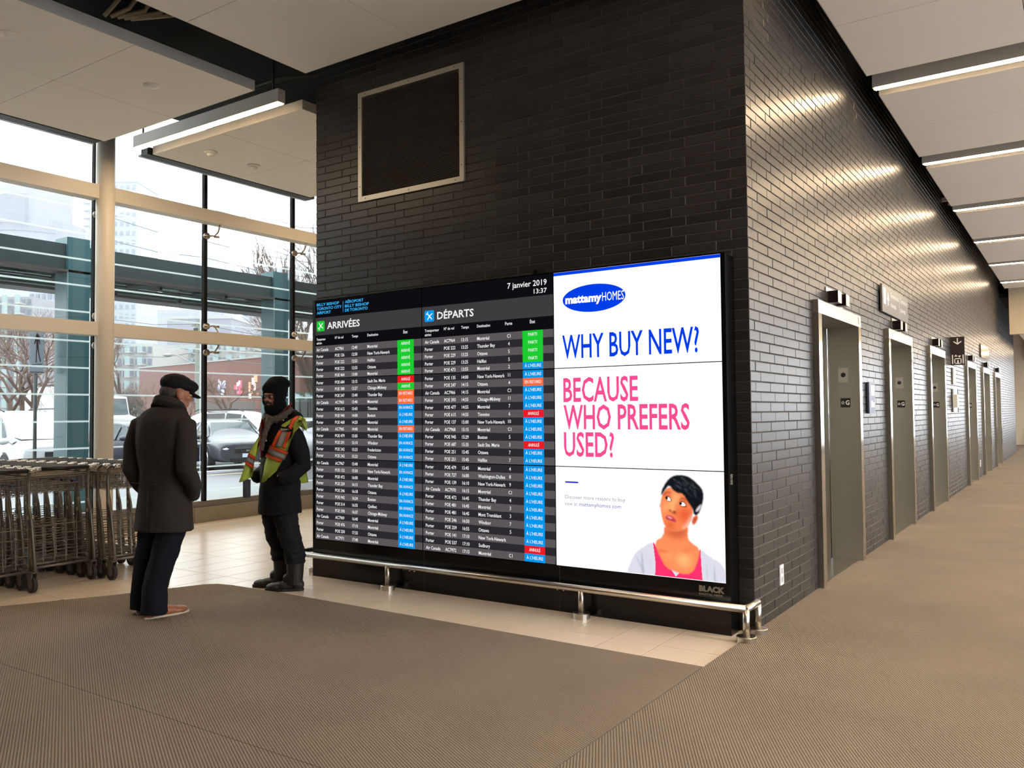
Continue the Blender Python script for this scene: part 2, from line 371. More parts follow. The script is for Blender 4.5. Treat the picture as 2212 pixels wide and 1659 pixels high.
# ------------------------------------------------------------------ window wall (x = -8.25), bays of 1.55 m
GX = -8.25; M0 = .15; MP = 1.565
GREYP = mat('shaded_steel_paint', (205, 202, 194), .5)
bays = list(range(-3, 10))
tag(B('wall_left', mat('hall_wall', (110, 102, 92)), [(-8.45, -12, .29, -8.2, M0+MP*-3, 5.6)]), kind='structure'); wn = 0  # unseen solid stretch, added to cut window reflections on the display brick
for k in bays:
    y0 = M0+MP*k; wn += 1
    t = empty('window_%d' % wn, (GX, y0, 0), kind='structure')
    for (za, zb) in ((.285, 2.5), (2.506, 4.15), (4.156, 5.4)):
        B('glass_pane', PANE, [(-.006, .012, za, .006, MP-.012, zb)], t)
    for q in range(15):
        z = .41+.325*q if q < 7 else 2.72+.32*(q-7)
        B('frit_line', FRIT, [(.0065, .012, z, .0085, MP-.012, z+.022)], t)
FIN = mat('dark_fin', (16, 14, 14), .6, spec=.15); FITT = mat('cast_fitting', (170, 160, 146), .3, 1)
ORD = ['', 'first', 'second', 'third', 'fourth', 'fifth', 'sixth', 'seventh', 'eighth', 'ninth', 'tenth']
finlab = {0: 'black vertical window fin just left of the cream column', 1: 'black vertical window fin rising behind the man in the flat cap', 2: 'black vertical window fin behind the guard, nearest the brick wall'}
for k in range(-3, 11):
    y = M0+MP*k
    t = empty('window_fin', (GX+.05, y, 0), label=finlab.get(k, 'black window fin, %s from the cream column, %s' % (ORD[abs(k)], 'on the cart side' if k < 0 else 'hidden by the brick block')), cat='window fin')
    B('fin', FIN, [(-.01, -.024, .285, .05, .024, 5.4)], t)
    for z in (3.93, 2.68, 2.32):
        sg = -1 if z > 3 else (1 if z < 2.4 else -1)
        mb = MB().use(FITT).tube([(.05, 0, z), (.085, 0, z)], .045, 14).tube([(.085, 0, z), (.1, 0, z)], .028, 12)
        zz = (4.1 if z > 3 else 2.5); mb.tube([(.09, .0, z), (.12, .09, z+.01), (.15, .125, z+(zz-z)*.4), (.2, .12, zz)], [.014, .012, .012, .014], 8).tube([(.1, .09, z), (.13, .16, z+.005)], .015, 8)
        mb.obj('spider_fitting', t, True)
col = empty('column', (-8.0, .18, 0), label='round cream steel column standing between the windows', cat='column')
MB().use(CREAM).tube([(0, 0, 0), (0, 0, 5.6)], .108, 32).obj('shaft', col, True)
for (z0, z1, l) in ((4.09, 4.26, 'upper cream steel beam crossing the windows'), (2.43, 2.59, 'lower cream steel beam crossing the windows at shoulder height of the column')):
    t = tag(B('window_beam', CREAM, [(-8.14, -12, z0, -7.96, .09, z1), (-8.14, .27, z0, -7.96, 16, z1)]), l.replace(' at shoulder height of the column', ', the nearer to the floor'), 'beam')
# ------------------------------------------------------------------ linear lamps in the ceiling slots
def lamp(x0, x1, y, z, label, group=None, parent=None):
    t = empty('linear_lamp', ((x0+x1)/2, y, z), label=label, cat='ceiling light', group=group); h = (x1-x0)/2
    MB().use(mat('lamp_housing', (196, 190, 180), .4)).box(-h, -.046, .006, h, .046, .14).obj('housing', t)
    B('diffuser', LAMPM, [(-h+.02, -.04, 0, h-.02, .04, .008)], t)
    for q in (-1, 1): B('hanger', BLACK, [(q*h*.9-.008, -.008, .14, q*h*.9+.008, .008, 1.0)], t)
lamp(-7.33, -4.8, .172, ZC, 'warm glowing linear lamp in grey housing near the cream column')
lamp(-7.33, -4.8, 3.27, ZC, 'linear lamp by the windows hidden behind the brick block')
for k in (-1,): lamp(-7.33, -4.8, .172+3.1*k, ZC, 'linear lamp over the carts, next slot from the lit one')
rl = {1: 'nearest warm strip lamp across the corridor ceiling', 2: 'second warm strip lamp across the corridor ceiling, counted from the camera', 3: 'third warm strip lamp across the corridor ceiling, counted from the camera', 4: 'fourth warm strip lamp across the corridor ceiling', 5: 'fifth warm strip lamp across the corridor ceiling', 6: 'farthest warm strip lamp in front of the cream bulkhead'}
for k in range(-1, 7):
    lamp(.19, 2.74, .2+3.1*k, ZC, rl.get(k, 'strip lamp just in front of the nearest corridor one' if k == 0 else 'strip lamp above the camera by the brick corner'))
    lamp(2.85, 5.4, .2+3.1*k, ZC, 'strip lamp on the window side of the corridor, %s row from the camera' % ORD[k+2])
for k in range(3): lamp(.5, 4.3, 22.6+3.6*k, 3.48, ['strip lamp below the low ceiling just behind the bulkhead', 'strip lamp below the low ceiling halfway to the end', 'strip lamp below the low ceiling at the far end'][k])
# detectors on the hanging ceiling
def detector(p, kind, label):
    t = empty('smoke_detector', p, label=label, cat='detector'); W = mat('white_plastic', (226, 222, 214), .5)
    if kind: MB().use(W).rings([(0, 0, 0, .075, .075), (0, 0, -.012, .078, .078), (0, 0, -.025, .06, .06)], 24).obj('base', t, True); MB().use(W).rings([(0, 0, -.025, .045, .045), (0, 0, -.045, .04, .04), (0, 0, -.055, .02, .02)], 20).obj('sensor', t, True)
    else: MB().use(W).rings([(0, 0, 0, .07, .07), (0, 0, -.012, .07, .07), (0, 0, -.02, .03, .03)], 24).obj('base', t, True)
detector((-5.407, -2.158, ZC), 0, 'flat white disc on the left ceiling, at the left edge'); detector((-5.442, -.853, ZC), 0, 'flat white disc on the left ceiling, above the lamp')
detector((-6.723, .743, ZC), 1, 'white smoke detector right below the glowing lamp'); detector((-6.75, 1.396, ZC), 1, 'white smoke detector nearest the brick wall')
# cables and pipes above the ceiling slot
mb = MB().use(mat('cable_sheath', (150, 140, 118), .7))
for i in range(5):
    o_ = Vector((.03*i, .04*i, 0)); mb.tube([Vector(p)+o_*k for p, k in (((-4.55, -1.25, 5.58), 1), ((-4.55, -1.45, 5.2), 1.6), ((-4.6, -1.62, 4.95), 2.2), ((-4.66, -1.7, 4.8), 2.4), ((-4.75, -1.72, 4.74), 1))], .017, 6)
tag(mb.obj('cable_bundle'), 'loop of grey cables hanging in the dark ceiling slot', 'cables')
tag(MB().use(mat('duct_grey', (70, 66, 60), .6)).tube([(-7, .4, 5.0), (-5.2, .5, 5.05), (-4.5, .7, 5.0), (-4.2, 1.4, 4.95)], .03, 8).obj('conduit'), 'thin conduit curving in the dark slot beside the brick wall', 'pipe')
tag(MB().use(DARK).tube([(-4.4, -9, 5.1), (-4.4, 12, 5.1)], .11, 10).obj('duct_pipe'), 'dark round duct running in the ceiling slot', 'pipe')
# ------------------------------------------------------------------ air grille on the brick
t = empty('air_grille', (0, 0, 0), label='square aluminium air grille high on the dark brick wall', cat='grille')
q = [ony(772, 203, -.02), ony(999, 134, -.02), ony(1004, 390, -.02), ony(775, 437, -.02)]
gx0 = (q[0].x+q[3].x)/2; gx1 = (q[1].x+q[2].x)/2; gz1 = (q[0].z+q[1].z)/2; gz0 = (q[2].z+q[3].z)/2
ALU = mat('grille_aluminium', (178, 174, 164), .4, .85)
fwid = .045
MB().use(ALU).box(gx0, -.022, gz0, gx1, 0, gz0+fwid).box(gx0, -.022, gz1-fwid, gx1, 0, gz1).box(gx0, -.022, gz0+fwid, gx0+fwid, 0, gz1-fwid).box(gx1-fwid, -.022, gz0+fwid, gx1, 0, gz1-fwid).obj('frame', t)
B('backing', DARK, [(gx0+.02, .0, gz0+.02, gx1-.02, .005, gz1-.02)], t)
ns = 62; hh = (gz1-gz0-2*fwid)/ns
sl = MB().use(mat('louvre_aluminium', (150, 142, 130), .45, .7)).prism([(0, -.016, 0), (0, -.013, .0), (0, -.001, hh*.8), (0, -.004, hh*.8)], (gx1-gx0-2*fwid, 0, 0)).mesh('louvre')
for i in range(ns): link('louvre', sl, t, (gx0+fwid, 0, gz0+fwid+i*hh))
sc = MB().use(BLACK).rings([(0, 0, 0, .005, .005), (0, 0, .003, .004, .004)], 8).mesh('screw')
for (fx, fz) in [(a, b) for a in (.06, .5, .94) for b in (0, 1)]+[(a, b) for a in (0, 1) for b in (.12, .5, .88)]:
    o = link('screw', sc, t, (gx0+.022+(gx1-gx0-.044)*fx, -.022, gz0+.022+(gz1-gz0-.044)*fz)); o.rotation_euler = (PI/2, 0, 0)
# ------------------------------------------------------------------ display wall
D = empty('display_wall', (0, 0, 0), label='black wall cabinet with flight boards and advert screens', cat='video wall')
DY = -.17; X0, X1, ZT = -3.98, -.10, 2.49
XS = [-3.945, -2.684, -1.412, -.128]; ZS = [.334, 1.0565, 1.775, 2.486]
cb = MB().use(CAB).box(X0, DY, .0, X1, -.0, ZS[0]-.004).box(X0, DY+.02, ZS[0]-.004, X1, -.0, ZT-.006).box(X0, DY-.001, ZS[0]-.004, XS[0]-.002, DY+.02, ZT).box(XS[3]+.002, DY-.001, ZS[0]-.004, X1, DY+.02, ZT).box(XS[0]-.002, DY-.001, ZS[3]+.001, XS[3]+.002, DY+.02, ZT+.004)
cb.obj('cabinet', D)
B('seam', mat('seam_grey', (60, 60, 62), .5), [(-2.676, DY-.001, .004, -2.672, DY, .33), (-1.387, DY-.001, .004, -1.383, DY, .33)], D)
B('trim', mat('dark_steel_trim', (70, 68, 64), .35, .8), [(X0, -.1, ZT-.006, X1, 0, ZT)], D)
S1 = emi('screen_row_light', (92, 86, 90), 1); S2 = emi('screen_row_dark', (44, 42, 46), 1); SB = emi('screen_black', (14, 14, 18), 1); SH = emi('screen_band', (62, 60, 62), 1)
GRN = emi('screen_green', (28, 205, 50), 1.0); BLU = emi('screen_blue', (0, 152, 236), 1.0); RED = emi('screen_red', (236, 28, 38), 1.0); ORG = emi('screen_orange', (255, 108, 58), 1.0)
WHT = emi('screen_white', (255, 255, 255), 1.15); LOGO = emi('screen_logo_blue', (58, 180, 250), 1.0); ADB = emi('advert_blue', (0, 62, 232), 1.0); PNK = emi('advert_pink', (250, 78, 146), 1.0); TXW = emi('screen_text', (245, 245, 248), 1.0)
GRY = emi('advert_grey', (128, 134, 158), 1); ADT = emi('advert_text_blue', (52, 62, 190), 1)
def plate(mb, m, x0, z0, x1, z1, lay=0): y = DY-.0012-.0006*lay; mb.use(m).poly([(x0, y, z0), (x1, y, z0), (x1, y, z1), (x0, y, z1)])
UX, UZ = (1, 0, 0), (0, 0, 1)
def T(mb, m, t, x, z, h, wd=None, bold=0, align='l', lay=2): text(mb, m, t, (x, DY-.0012-.0006*lay, z), UX, UZ, h, wd, bold, align)
names = [['flight_screen']*3, ['flight_screen']*3, ['advert_screen']*3]; scr = {}
for ci in range(3):
    for ri in range(3):
        a, b = XS[ci]+(.003 if ci else 0), XS[ci+1]-.003; z0, z1 = ZS[ri]+(.003 if ri else 0), ZS[ri+1]-.003
        mb = MB().use(CAB).box(a, DY-.001, z0, b, DY+.019, z1); plate(mb, SB if ci < 2 else WHT, a, z0, b, z1)
        scr[ci, ri] = mb.obj(names[ci][ri], D)
top_a = 2.071; rows = [(top_a-.0595*(i+1), top_a-.0595*i) for i in range(5)]
rows[4] = (1.779, rows[4][1])
h12 = (1.772-1.060)/12; rows += [(1.772-h12*(i+1), 1.772-h12*i) for i in range(12)]
h12 = (1.053-.337)/12; rows += [(1.053-h12*(i+1), 1.053-h12*i) for i in range(12)]
A_, Bv, C_, D_, E_, P_ = 'ARRIVÉ', 'EN AVANCE', "À L'HEURE", 'EN RETARD', 'ANNULÉ', 'PARTI'
arr = [('Air Canada','AC7961','12:40','Montréal',A_),('Porter','POE 126','12:50','New York-Newark',A_),('Porter','POE 222','12:53','Halifax',A_),('Porter','POE 222','12:53','Ottawa',A_),('Porter','POE 464','13:00','Montréal',A_),
('Porter','POE 684','13:15','Sault Ste. Marie',E_),('Porter','POE 388','13:27','Chicago-Midway',A_),('Porter','POE 247','13:40','Thunder Bay',D_),('Air Canada','AC7963','13:40','Montréal',D_),('Porter','POE 612','13:43','Timmins',Bv),('Porter','POE 940','14:00','Boston',C_),('Porter','POE 468','14:20','Montréal',C_),('Air Canada','AC7965','14:40','Montréal',D_),('Porter','POE 479','15:05','Thunder Bay',C_),('Porter','POE 291','15:10','Windsor',Bv),('Porter','POE 242','15:23','Fredericton',Bv),('Porter','POE 242','15:23','Ottawa',Bv),
('Air Canada','AC7967','15:40','Montréal',C_),('Porter','POE 132','15:50','New York-Newark',Bv),('Porter','POE 472','16:00','Montréal',C_),('Porter','POE 259','16:15','Thunder Bay',Bv),('Porter','POE 246','16:18','Ottawa',C_),('Porter','POE 942','16:24','Boston',Bv),('Porter','POE 514','16:35','Québec',Bv),('Porter','POE 390','16:37','Chicago-Midway',Bv),('Air Canada','AC7969','16:40','Montréal',C_),('Porter','POE 476','17:10','Montréal',C_),('Porter','POE 250','17:33','Ottawa',C_),('Air Canada','AC7971','17:40','Montréal',C_)]
dep = [('Air Canada','AC7964','13:15','Montréal',P_,'C1'),('Porter','POE 222','13:25','Thunder Bay',P_,'4'),('Porter','POE 229','13:25','Ottawa',P_,'5'),('Porter','POE 229','13:25','Halifax',P_,'5'),('Porter','POE 473','13:55','Montréal',C_,'2'),
('Porter','POE 135','14:00','New York-Newark',C_,'11'),('Porter','POE 247','14:15','Ottawa',D_,'4'),('Air Canada','AC7966','14:15','Montréal',C_,'C1'),('Porter','POE 393','14:55','Chicago-Midway',C_,'11'),('Porter','POE 477','14:55','Montréal',C_,'7'),('Porter','POE 615','14:55','Timmins',E_,'6'),('Porter','POE 137','15:00','New York-Newark',C_,'10'),('Air Canada','AC7968','15:15','Montréal',C_,'C1'),('Porter','POE 945','15:29','Boston',C_,'5'),('Porter','POE 687','15:35','Sault Ste. Marie',E_,'3'),('Porter','POE 251','15:45','Ottawa',C_,'7'),('Porter','POE 251','15:45','Halifax',C_,'7'),
('Porter','POE 479','15:45','Montréal',C_,'4'),('Porter','POE 727','16:00','Washington-Dulles',C_,'8'),('Porter','POE 139','16:10','New York-Newark',C_,'9'),('Air Canada','AC7970','16:15','Montréal',C_,'C1'),('Porter','POE 472','16:45','Thunder Bay',C_,'4'),('Porter','POE 481','16:45','Montréal',C_,'3'),('Porter','POE 481','16:45','Mont Tremblant',C_,'3'),('Porter','POE 246','16:50','Windsor',C_,'7'),('Porter','POE 259','16:55','Ottawa',C_,'5'),('Porter','POE 141','17:10','New York-Newark',C_,''),('Porter','POE 537','17:10','Sudbury',E_,''),('Air Canada','AC7972','17:15','Montréal',C_,'C1')]
SCOL = {A_: GRN, P_: GRN, Bv: BLU, C_: BLU, D_: ORG, E_: RED}
cols = [(-3.926, -3.692, -3.483, -3.297, None, (-2.951, -2.771)), (-2.651, -2.45, -2.273, -2.117, -1.815, (-1.689, -1.507))]
for ci, data in ((0, arr), (1, dep)):
    c = cols[ci]; xa, xb = XS[ci]+.004, XS[ci+1]-.004
    for i, r in enumerate(data):
        z0, z1 = rows[i]; ri = 2 if i < 5 else 1 if i < 17 else 0; ps = scr[ci, ri]; zc = (z0+z1)/2; h = .0262
        mb = MB(); plate(mb, S1 if i % 2 == 0 else S2, xa, z0, xb, z1, 1)
        for x, s_ in zip(c[:4], r[:4]): T(mb, TXW, s_, x, zc-h/2-.004, h, bold=.012)
        if ci and r[5]: T(mb, TXW, r[5], c[4], zc-h/2, h, bold=.008, align='c')
        mb.obj('flight_row', ps)
        mb = MB(); plate(mb, SCOL[r[4]], c[5][0], z0, c[5][1], z1, 2); T(mb, TXW, r[4], sum(c[5])/2, zc-h/2+.002, .0235, wd={5: .078, 6: .098, 7: .1}.get(len(r[4]), .148), bold=.006, align='c', lay=3)
        mb.obj('status_cell', ps)
    mb = MB(); plate(mb, SH, xa, 2.169, xb, 2.328, 1); mb.obj('title_band', scr[ci, 2])
    mb = MB(); hz = 2.125
    for x, s_ in zip(c[:4], ('Transporteur', 'Nº de vol', 'Temps', 'Destination')): T(mb, TXW, s_, x, hz if x != c[0] else hz-.004, .022, bold=.01, wd=(.115 if ci == 0 else .15) if s_[0] == 'T' and len(s_) > 6 else None)
    T(mb, TXW, 'aérien', c[0], hz-.038, .022, bold=.01); T(mb, TXW, 'État', sum(c[5])/2, hz, .024, bold=.01, align='c')
    if ci: T(mb, TXW, 'Porte', -1.815, hz+.0, .024, bold=.01, align='c')
    mb.obj('header_lettering', scr[ci, 2])
    ix = -3.923 if ci == 0 else -2.651; mb = MB()
    a, b_, z0, z1, rr = ix, ix+.1, 2.204, 2.297, .012; mb.use(GRN if ci == 0 else BLU); pp = []
    for (cx, cz, t0) in ((b_-rr, z1-rr, 0), (a+rr, z1-rr, 90), (a+rr, z0+rr, 180), (b_-rr, z0+rr, 270)):
        for s_ in range(5): an = math.radians(t0+22.5*s_); pp.append((cx+rr*math.cos(an), DY-.003, cz+rr*math.sin(an)))
    mb.poly(pp); cx, cz = ix+.05, 2.25; sg = 1 if ci == 0 else -1
    R2 = lambda x, z: (cx+(x*.707-z*.707), DY-.0036, cz+(x*.707+z*.707)*sg)
    mb.use(TXW)
    for pl in ([(-.035, -.0045), (.036, -.0045), (.04, 0), (.036, .0045), (-.035, .0045)], [(-.004, 0), (.006, 0), (.012, .036), (.004, .036)], [(-.004, 0), (.006, 0), (.012, -.036), (.004, -.036)], [(-.035, 0), (-.027, 0), (-.03, .015), (-.037, .015)], [(-.035, 0), (-.027, 0), (-.03, -.015), (-.037, -.015)]): mb.poly([R2(*p) for p in pl])
    mb.obj('plane_icon', scr[ci, 2]); mb = MB()
    if ci == 0: T(mb, TXW, 'ARRIVÉES', -3.79, 2.221, .057, wd=.403, bold=.018)
    else: T(mb, TXW, 'DÉPARTS', -2.519, 2.219, .057, wd=.37, bold=.018)
    mb.obj('title_lettering', scr[ci, 2])
mb = MB()
for i, (s_, wd) in enumerate((('BILLY BISHOP', .285), ('TORONTO CITY', .315), ('AIRPORT', .18))): T(mb, LOGO, s_, -3.923, 2.434-.037*i, .024, wd, .02)
for i, (s_, wd) in enumerate((('AÉROPORT', .225), ('BILLY BISHOP', .29), ('DE TORONTO', .275))): T(mb, LOGO, s_, -3.567, 2.434-.037*i, .024, wd, .02)
plate(mb, LOGO, -3.592, 2.358, -3.588, 2.456, 2); mb.obj('airport_lettering', scr[0, 2])
mb = MB(); T(mb, TXW, '7 janvier 2019', -1.469, 2.405, .042, .355, .01, 'r'); T(mb, TXW, '13:37', -1.469, 2.347, .034, .115, .01, 'r'); mb.obj('date_lettering', scr[1, 2])
# advert
mb = MB(); plate(mb, ADB, XS[2]+.003, 2.459, XS[3]-.003, 2.482, 1); mb.obj('blue_bar', scr[2, 2])
mb = MB().use(ADB); mb.poly([(-1.0765+.256*math.cos(t*PI/32), DY-.0024, 2.272+.1*math.sin(t*PI/32)) for t in range(64)])
T(mb, WHT, 'mattamy', -1.309, 2.247, .055, .30, .045, lay=3); T(mb, WHT, 'HOMES', -1.005, 2.243, .062, .172, .0, lay=3); mb.obj('advert_logo', scr[2, 2])
mb = MB(); T(mb, ADB, 'WHY BUY NEW?', -1.34, 1.846, .167, 1.055, .012); mb.obj('advert_lettering', scr[2, 2])
mb = MB()
for s_, z, wd in (('BECAUSE', 1.530, .60), ('WHO PREFERS', 1.332, .975), ('USED?', 1.135, .41)): T(mb, PNK, s_, -1.335, z, .168, wd, .016)
mb.obj('advert_lettering', scr[2, 1])
mb = MB(); plate(mb, ADT, -1.328, .938, -1.219, .95, 2); T(mb, GRY, 'Discover more reasons to buy', -1.33, .824, .027, .485); T(mb, GRY, 'new at', -1.33, .775, .027, .1); T(mb, ADT, 'mattamyhomes com', -1.213, .775, .027, .335); mb.obj('advert_lettering', scr[2, 0])
mb = MB(); GM = mat('grey_print', (130, 122, 108), .6); T(mb, GM, 'BLACK', -.315, .268, .034, .175, .06, lay=0); T(mb, GM, 'DIGITAL MEDI', -.315, .243, .013, .16, .03, lay=0); mb.obj('maker_lettering', D)
# the woman on the advert: flat picture on the lowest advert screen
def PP(x, y, lay): p = ony(1350+x/6.379, 1010+y/6.379, DY-.0012-.0006*lay); p.y = DY-.0012-.0006*lay; p.z = max(p.z, ZS[0]+.004); p.x = min(p.x, XS[3]-.004); return tuple(p)
import numpy as np
GX_, GY_ = np.arange(14, 1428, 6.5), np.arange(92, 1622, 6.5); XX, YY = np.meshgrid(GX_, GY_); PC = np.ones(XX.shape+(3,))
def blur(m, r):
    for _ in range(2):
        for ax in (0, 1):
            k = int(r); c = np.cumsum(np.pad(m, [(k+1, k) if a == ax else (0, 0) for a in (0, 1)], mode='edge'), axis=ax); n = 2*k+1
            m = (np.take(c, range(n, c.shape[ax]), ax)-np.take(c, range(0, c.shape[ax]-n), ax))/n
    return m
def smooth_pts(pts, it=2):
    for _ in range(it):
        q = []
        for i in range(len(pts)):
            a, b_ = pts[i], pts[(i+1) % len(pts)]; q += [(a[0]*.75+b_[0]*.25, a[1]*.75+b_[1]*.25), (a[0]*.25+b_[0]*.75, a[1]*.25+b_[1]*.75)]
        pts = q
    return pts
def pic(c, pts, bl=0, sm=2, a=1.0, clip=None):
    pts = smooth_pts(pts, sm) if sm else pts; m = np.zeros(XX.shape, bool)
    for i in range(len(pts)):
        x1, y1 = pts[i]; x2, y2 = pts[(i+1) % len(pts)]
        if y1 != y2: m ^= ((YY < y1) != (YY < y2)) & (XX < (x2-x1)*(YY-y1)/(y2-y1)+x1)
    m = m.astype(float)
    if bl: m = blur(m, bl)
    if clip is not None: m = m*clip
    PC[:] = PC*(1-(m*a)[..., None])+np.array(lin(c))*(m*a)[..., None]
    return m
pic((214, 214, 226), [(20, 1480), (60, 1330), (150, 1160), (240, 1100), (385, 1010), (700, 1150), (1040, 1115), (1180, 1240), (1320, 1310), (1400, 1440), (1425, 1700), (900, 1700), (20, 1700)], 1, 1)
for q in ([(232, 1110), (250, 1290), (272, 1480), (240, 1480), (222, 1290)], [(1222, 1290), (1240, 1400), (1256, 1600), (1230, 1600)], [(150, 1190), (220, 1340), (250, 1430), (195, 1330)], [(1330, 1350), (1290, 1450), (1250, 1560), (1300, 1430)], [(330, 1150), (350, 1300), (370, 1480), (345, 1300)], [(1120, 1260), (1130, 1400), (1150, 1580), (1120, 1450)]): pic((168, 172, 192), q, 1, 1, .8)
pic((252, 50, 106), [(385, 1020), (420, 1300), (412, 1700), (1082, 1700), (1055, 1380), (1040, 1120), (1000, 1200), (700, 1500)], 0, 0); pic((206, 24, 76), [(840, 1470), (860, 1500), (1070, 1600), (900, 1580)], 5, 1, .5)
sk = pic((250, 140, 88), [(540, 780), (535, 945), (400, 1020), (470, 1200), (560, 1375), (700, 1440), (850, 1478), (945, 1430), (1000, 1300), (1040, 1120), (905, 1030), (862, 960), (872, 780), (700, 900)], 1, 1)
pic((255, 190, 118), [(760, 1180), (880, 1200), (920, 1290), (850, 1400), (740, 1330), (690, 1240)], 7, 2, .8, sk); pic((255, 178, 110), [(500, 1130), (640, 1160), (640, 1260), (560, 1250)], 6, 2, .6, sk)
pic((206, 92, 56), [(430, 1120), (560, 1140), (640, 1180), (560, 1170), (440, 1150)], 3, 2, .8, sk); pic((206, 92, 56), [(760, 1150), (900, 1110), (1000, 1100), (900, 1150), (780, 1190)], 4, 2, .5, sk)
pic((196, 76, 44), [(530, 790), (640, 880), (800, 890), (880, 790), (870, 930), (740, 990), (560, 930)], 7, 2, .9, sk)
pic((220, 100, 60), [(925, 690), (990, 650), (1016, 690), (970, 785), (920, 800)], 1); pic((150, 54, 36), [(950, 700), (985, 680), (970, 740), (940, 760)], 2, 2, .8); pic((210, 100, 62), [(492, 480), (478, 500), (480, 550), (500, 560)], 1)
fc = pic((246, 132, 80), [(500, 400), (560, 290), (640, 260), (900, 400), (945, 620), (900, 760), (845, 840), (720, 892), (600, 862), (532, 780), (500, 650), (486, 520)], 1)
pic((255, 196, 130), [(640, 340), (760, 380), (735, 470), (700, 560), (650, 590), (610, 540), (640, 440)], 8, 2, .9, fc); pic((255, 186, 124), [(520, 480), (600, 500), (570, 600), (510, 640)], 7, 2, .8, fc)
pic((222, 74, 42), [(740, 560), (880, 540), (930, 660), (860, 760), (740, 740)], 9, 2, .85, fc); pic((250, 196, 176), [(945, 640), (900, 780), (800, 868), (780, 850), (880, 740), (920, 640)], 3, 2, .9, fc)
pic((206, 78, 44), [(550, 750), (660, 745), (700, 810), (640, 860), (560, 820)], 6, 2, .8, fc); pic((190, 66, 38), [(700, 420), (730, 470), (720, 560), (735, 640), (705, 600), (700, 500)], 4, 2, .7, fc); pic((170, 60, 40), [(620, 860), (720, 885), (820, 860), (780, 905), (660, 900)], 4, 2, .8)
pic((212, 96, 60), [(525, 350), (600, 330), (650, 380), (645, 440), (560, 400)], 4, 2, .8, fc); pic((212, 96, 60), [(740, 440), (800, 400), (860, 480), (850, 530), (760, 470)], 4, 2, .8, fc)
pic((20, 22, 28), [(500, 400), (497, 320), (560, 200), (640, 120), (720, 100), (850, 108), (960, 180), (1060, 280), (1092, 390), (1065, 520), (1012, 655), (950, 662), (928, 560), (862, 470), (800, 360), (720, 352), (650, 300), (610, 240), (560, 300)], 1, 1)
rg = np.random.RandomState(3)
for _ in range(46):
    a0 = rg.uniform(600, 1000); b0 = 110+((a0-780)/300)**2*120+rg.uniform(10, 260); ln = rg.uniform(30, 90); v = rg.randint(50, 110); an_ = .75+rg.uniform(-.25, .25)
    pic((v, v+8, v+12), [(a0, b0), (a0+ln*math.cos(an_), b0+ln*math.sin(an_)), (a0+ln*math.cos(an_)+4, b0+ln*math.sin(an_)+12), (a0+2, b0+11)], 1, 0, .45, blur((PC.sum(2) < .5).astype(float), 1))
pic((250, 236, 244), [(1050, 495), (1045, 560), (985, 615), (972, 590)], 1, 1, .75); pic((255, 246, 240), [(890, 765), (935, 762), (930, 800), (895, 797)], 1, 1, .9)
for q in ([(520, 380), (570, 325), (640, 338), (645, 352), (575, 342), (530, 392)], [(738, 470), (790, 396), (852, 458), (850, 475), (790, 420), (752, 475)]): pic((126, 48, 32), q, 1, 1, .7)
for q in ([(548, 400), (600, 388), (644, 448), (642, 470), (575, 462)], [(738, 478), (802, 458), (852, 525), (845, 548), (762, 532)]): pic((56, 22, 22), q, 1, 2, .95)
for q in ([(572, 408), (606, 402), (640, 455), (588, 464)], [(762, 486), (806, 472), (846, 530), (778, 534)]): pic((255, 255, 255), q, 0, 1)
for q in ([(556, 402), (588, 398), (594, 432), (564, 438)], [(746, 482), (780, 476), (788, 512), (758, 516)]): pic((34, 20, 24), q, 0, 2)
pic((170, 62, 38), [(606, 570), (650, 600), (700, 596), (720, 622), (704, 655), (655, 632), (608, 604)], 2, 2, .8); pic((255, 176, 116), [(630, 520), (665, 540), (690, 590), (650, 600), (625, 570)], 3, 2, .8)
for q in ([(610, 575), (634, 588), (632, 606), (608, 592)], [(668, 605), (694, 598), (692, 625), (664, 624)]): pic((50, 12, 18), q, 1, 2, .95)
pic((196, 64, 80), [(545, 690), (590, 652), (645, 664), (695, 710), (715, 762), (640, 738), (575, 712)], 1, 2); pic((120, 30, 44), [(555, 690), (620, 700), (705, 745), (640, 722), (580, 704)], 1, 2, .8); pic((252, 176, 186), [(580, 676), (610, 672), (655, 700), (640, 712), (600, 694)], 1, 2, .85)
ny, nx = XX.shape; pv = [PP(float(x), float(y), 2) for y in GY_ for x in GX_]
pfc = [(j*nx+i, (j+1)*nx+i, (j+1)*nx+i+1, j*nx+i+1) for j in range(ny-1) for i in range(nx-1)]
pm_ = bpy.data.meshes.new('advert_picture'); pm_.from_pydata(pv, [], pfc); ca = pm_.color_attributes.new('Col', 'FLOAT_COLOR', 'POINT'); ca.data.foreach_set('color', np.concatenate([PC, np.ones(XX.shape+(1,))], 2).astype(np.float32).ravel())
pmm = emi('advert_picture', (255, 255, 255), 1.0); at_ = pmm.node_tree.nodes.new('ShaderNodeVertexColor'); at_.layer_name = 'Col'; pmm.node_tree.links.new(at_.outputs[0], pmm.node_tree.nodes['Emission'].inputs[0]); pmm.node_tree.nodes['Emission'].inputs[1].default_value = 1.1
pm_.materials.append(pmm); link('advert_picture', pm_, scr[2, 0])
for p in ([(1582, 1027), (1588, 1046)],):
    mb = MB().use(GM)
    for i in range(4): z = ony(1581, 1026+i*2.6, -.12).z; mb.box(X1-.0005, -.14, z, X1+.0015, -.1, z+.004)
    for i in range(5): z = ony(1581, 1037+i*2.4, -.12).z; mb.box(X1-.0005, -.14, z, X1+.0015, -.1, z+.0035)
    mb.obj('side_lettering', D)
t = empty('camera_sensor', (-1.58, -.11, ZT), label='small black camera box on top of the display cabinet', cat='camera')
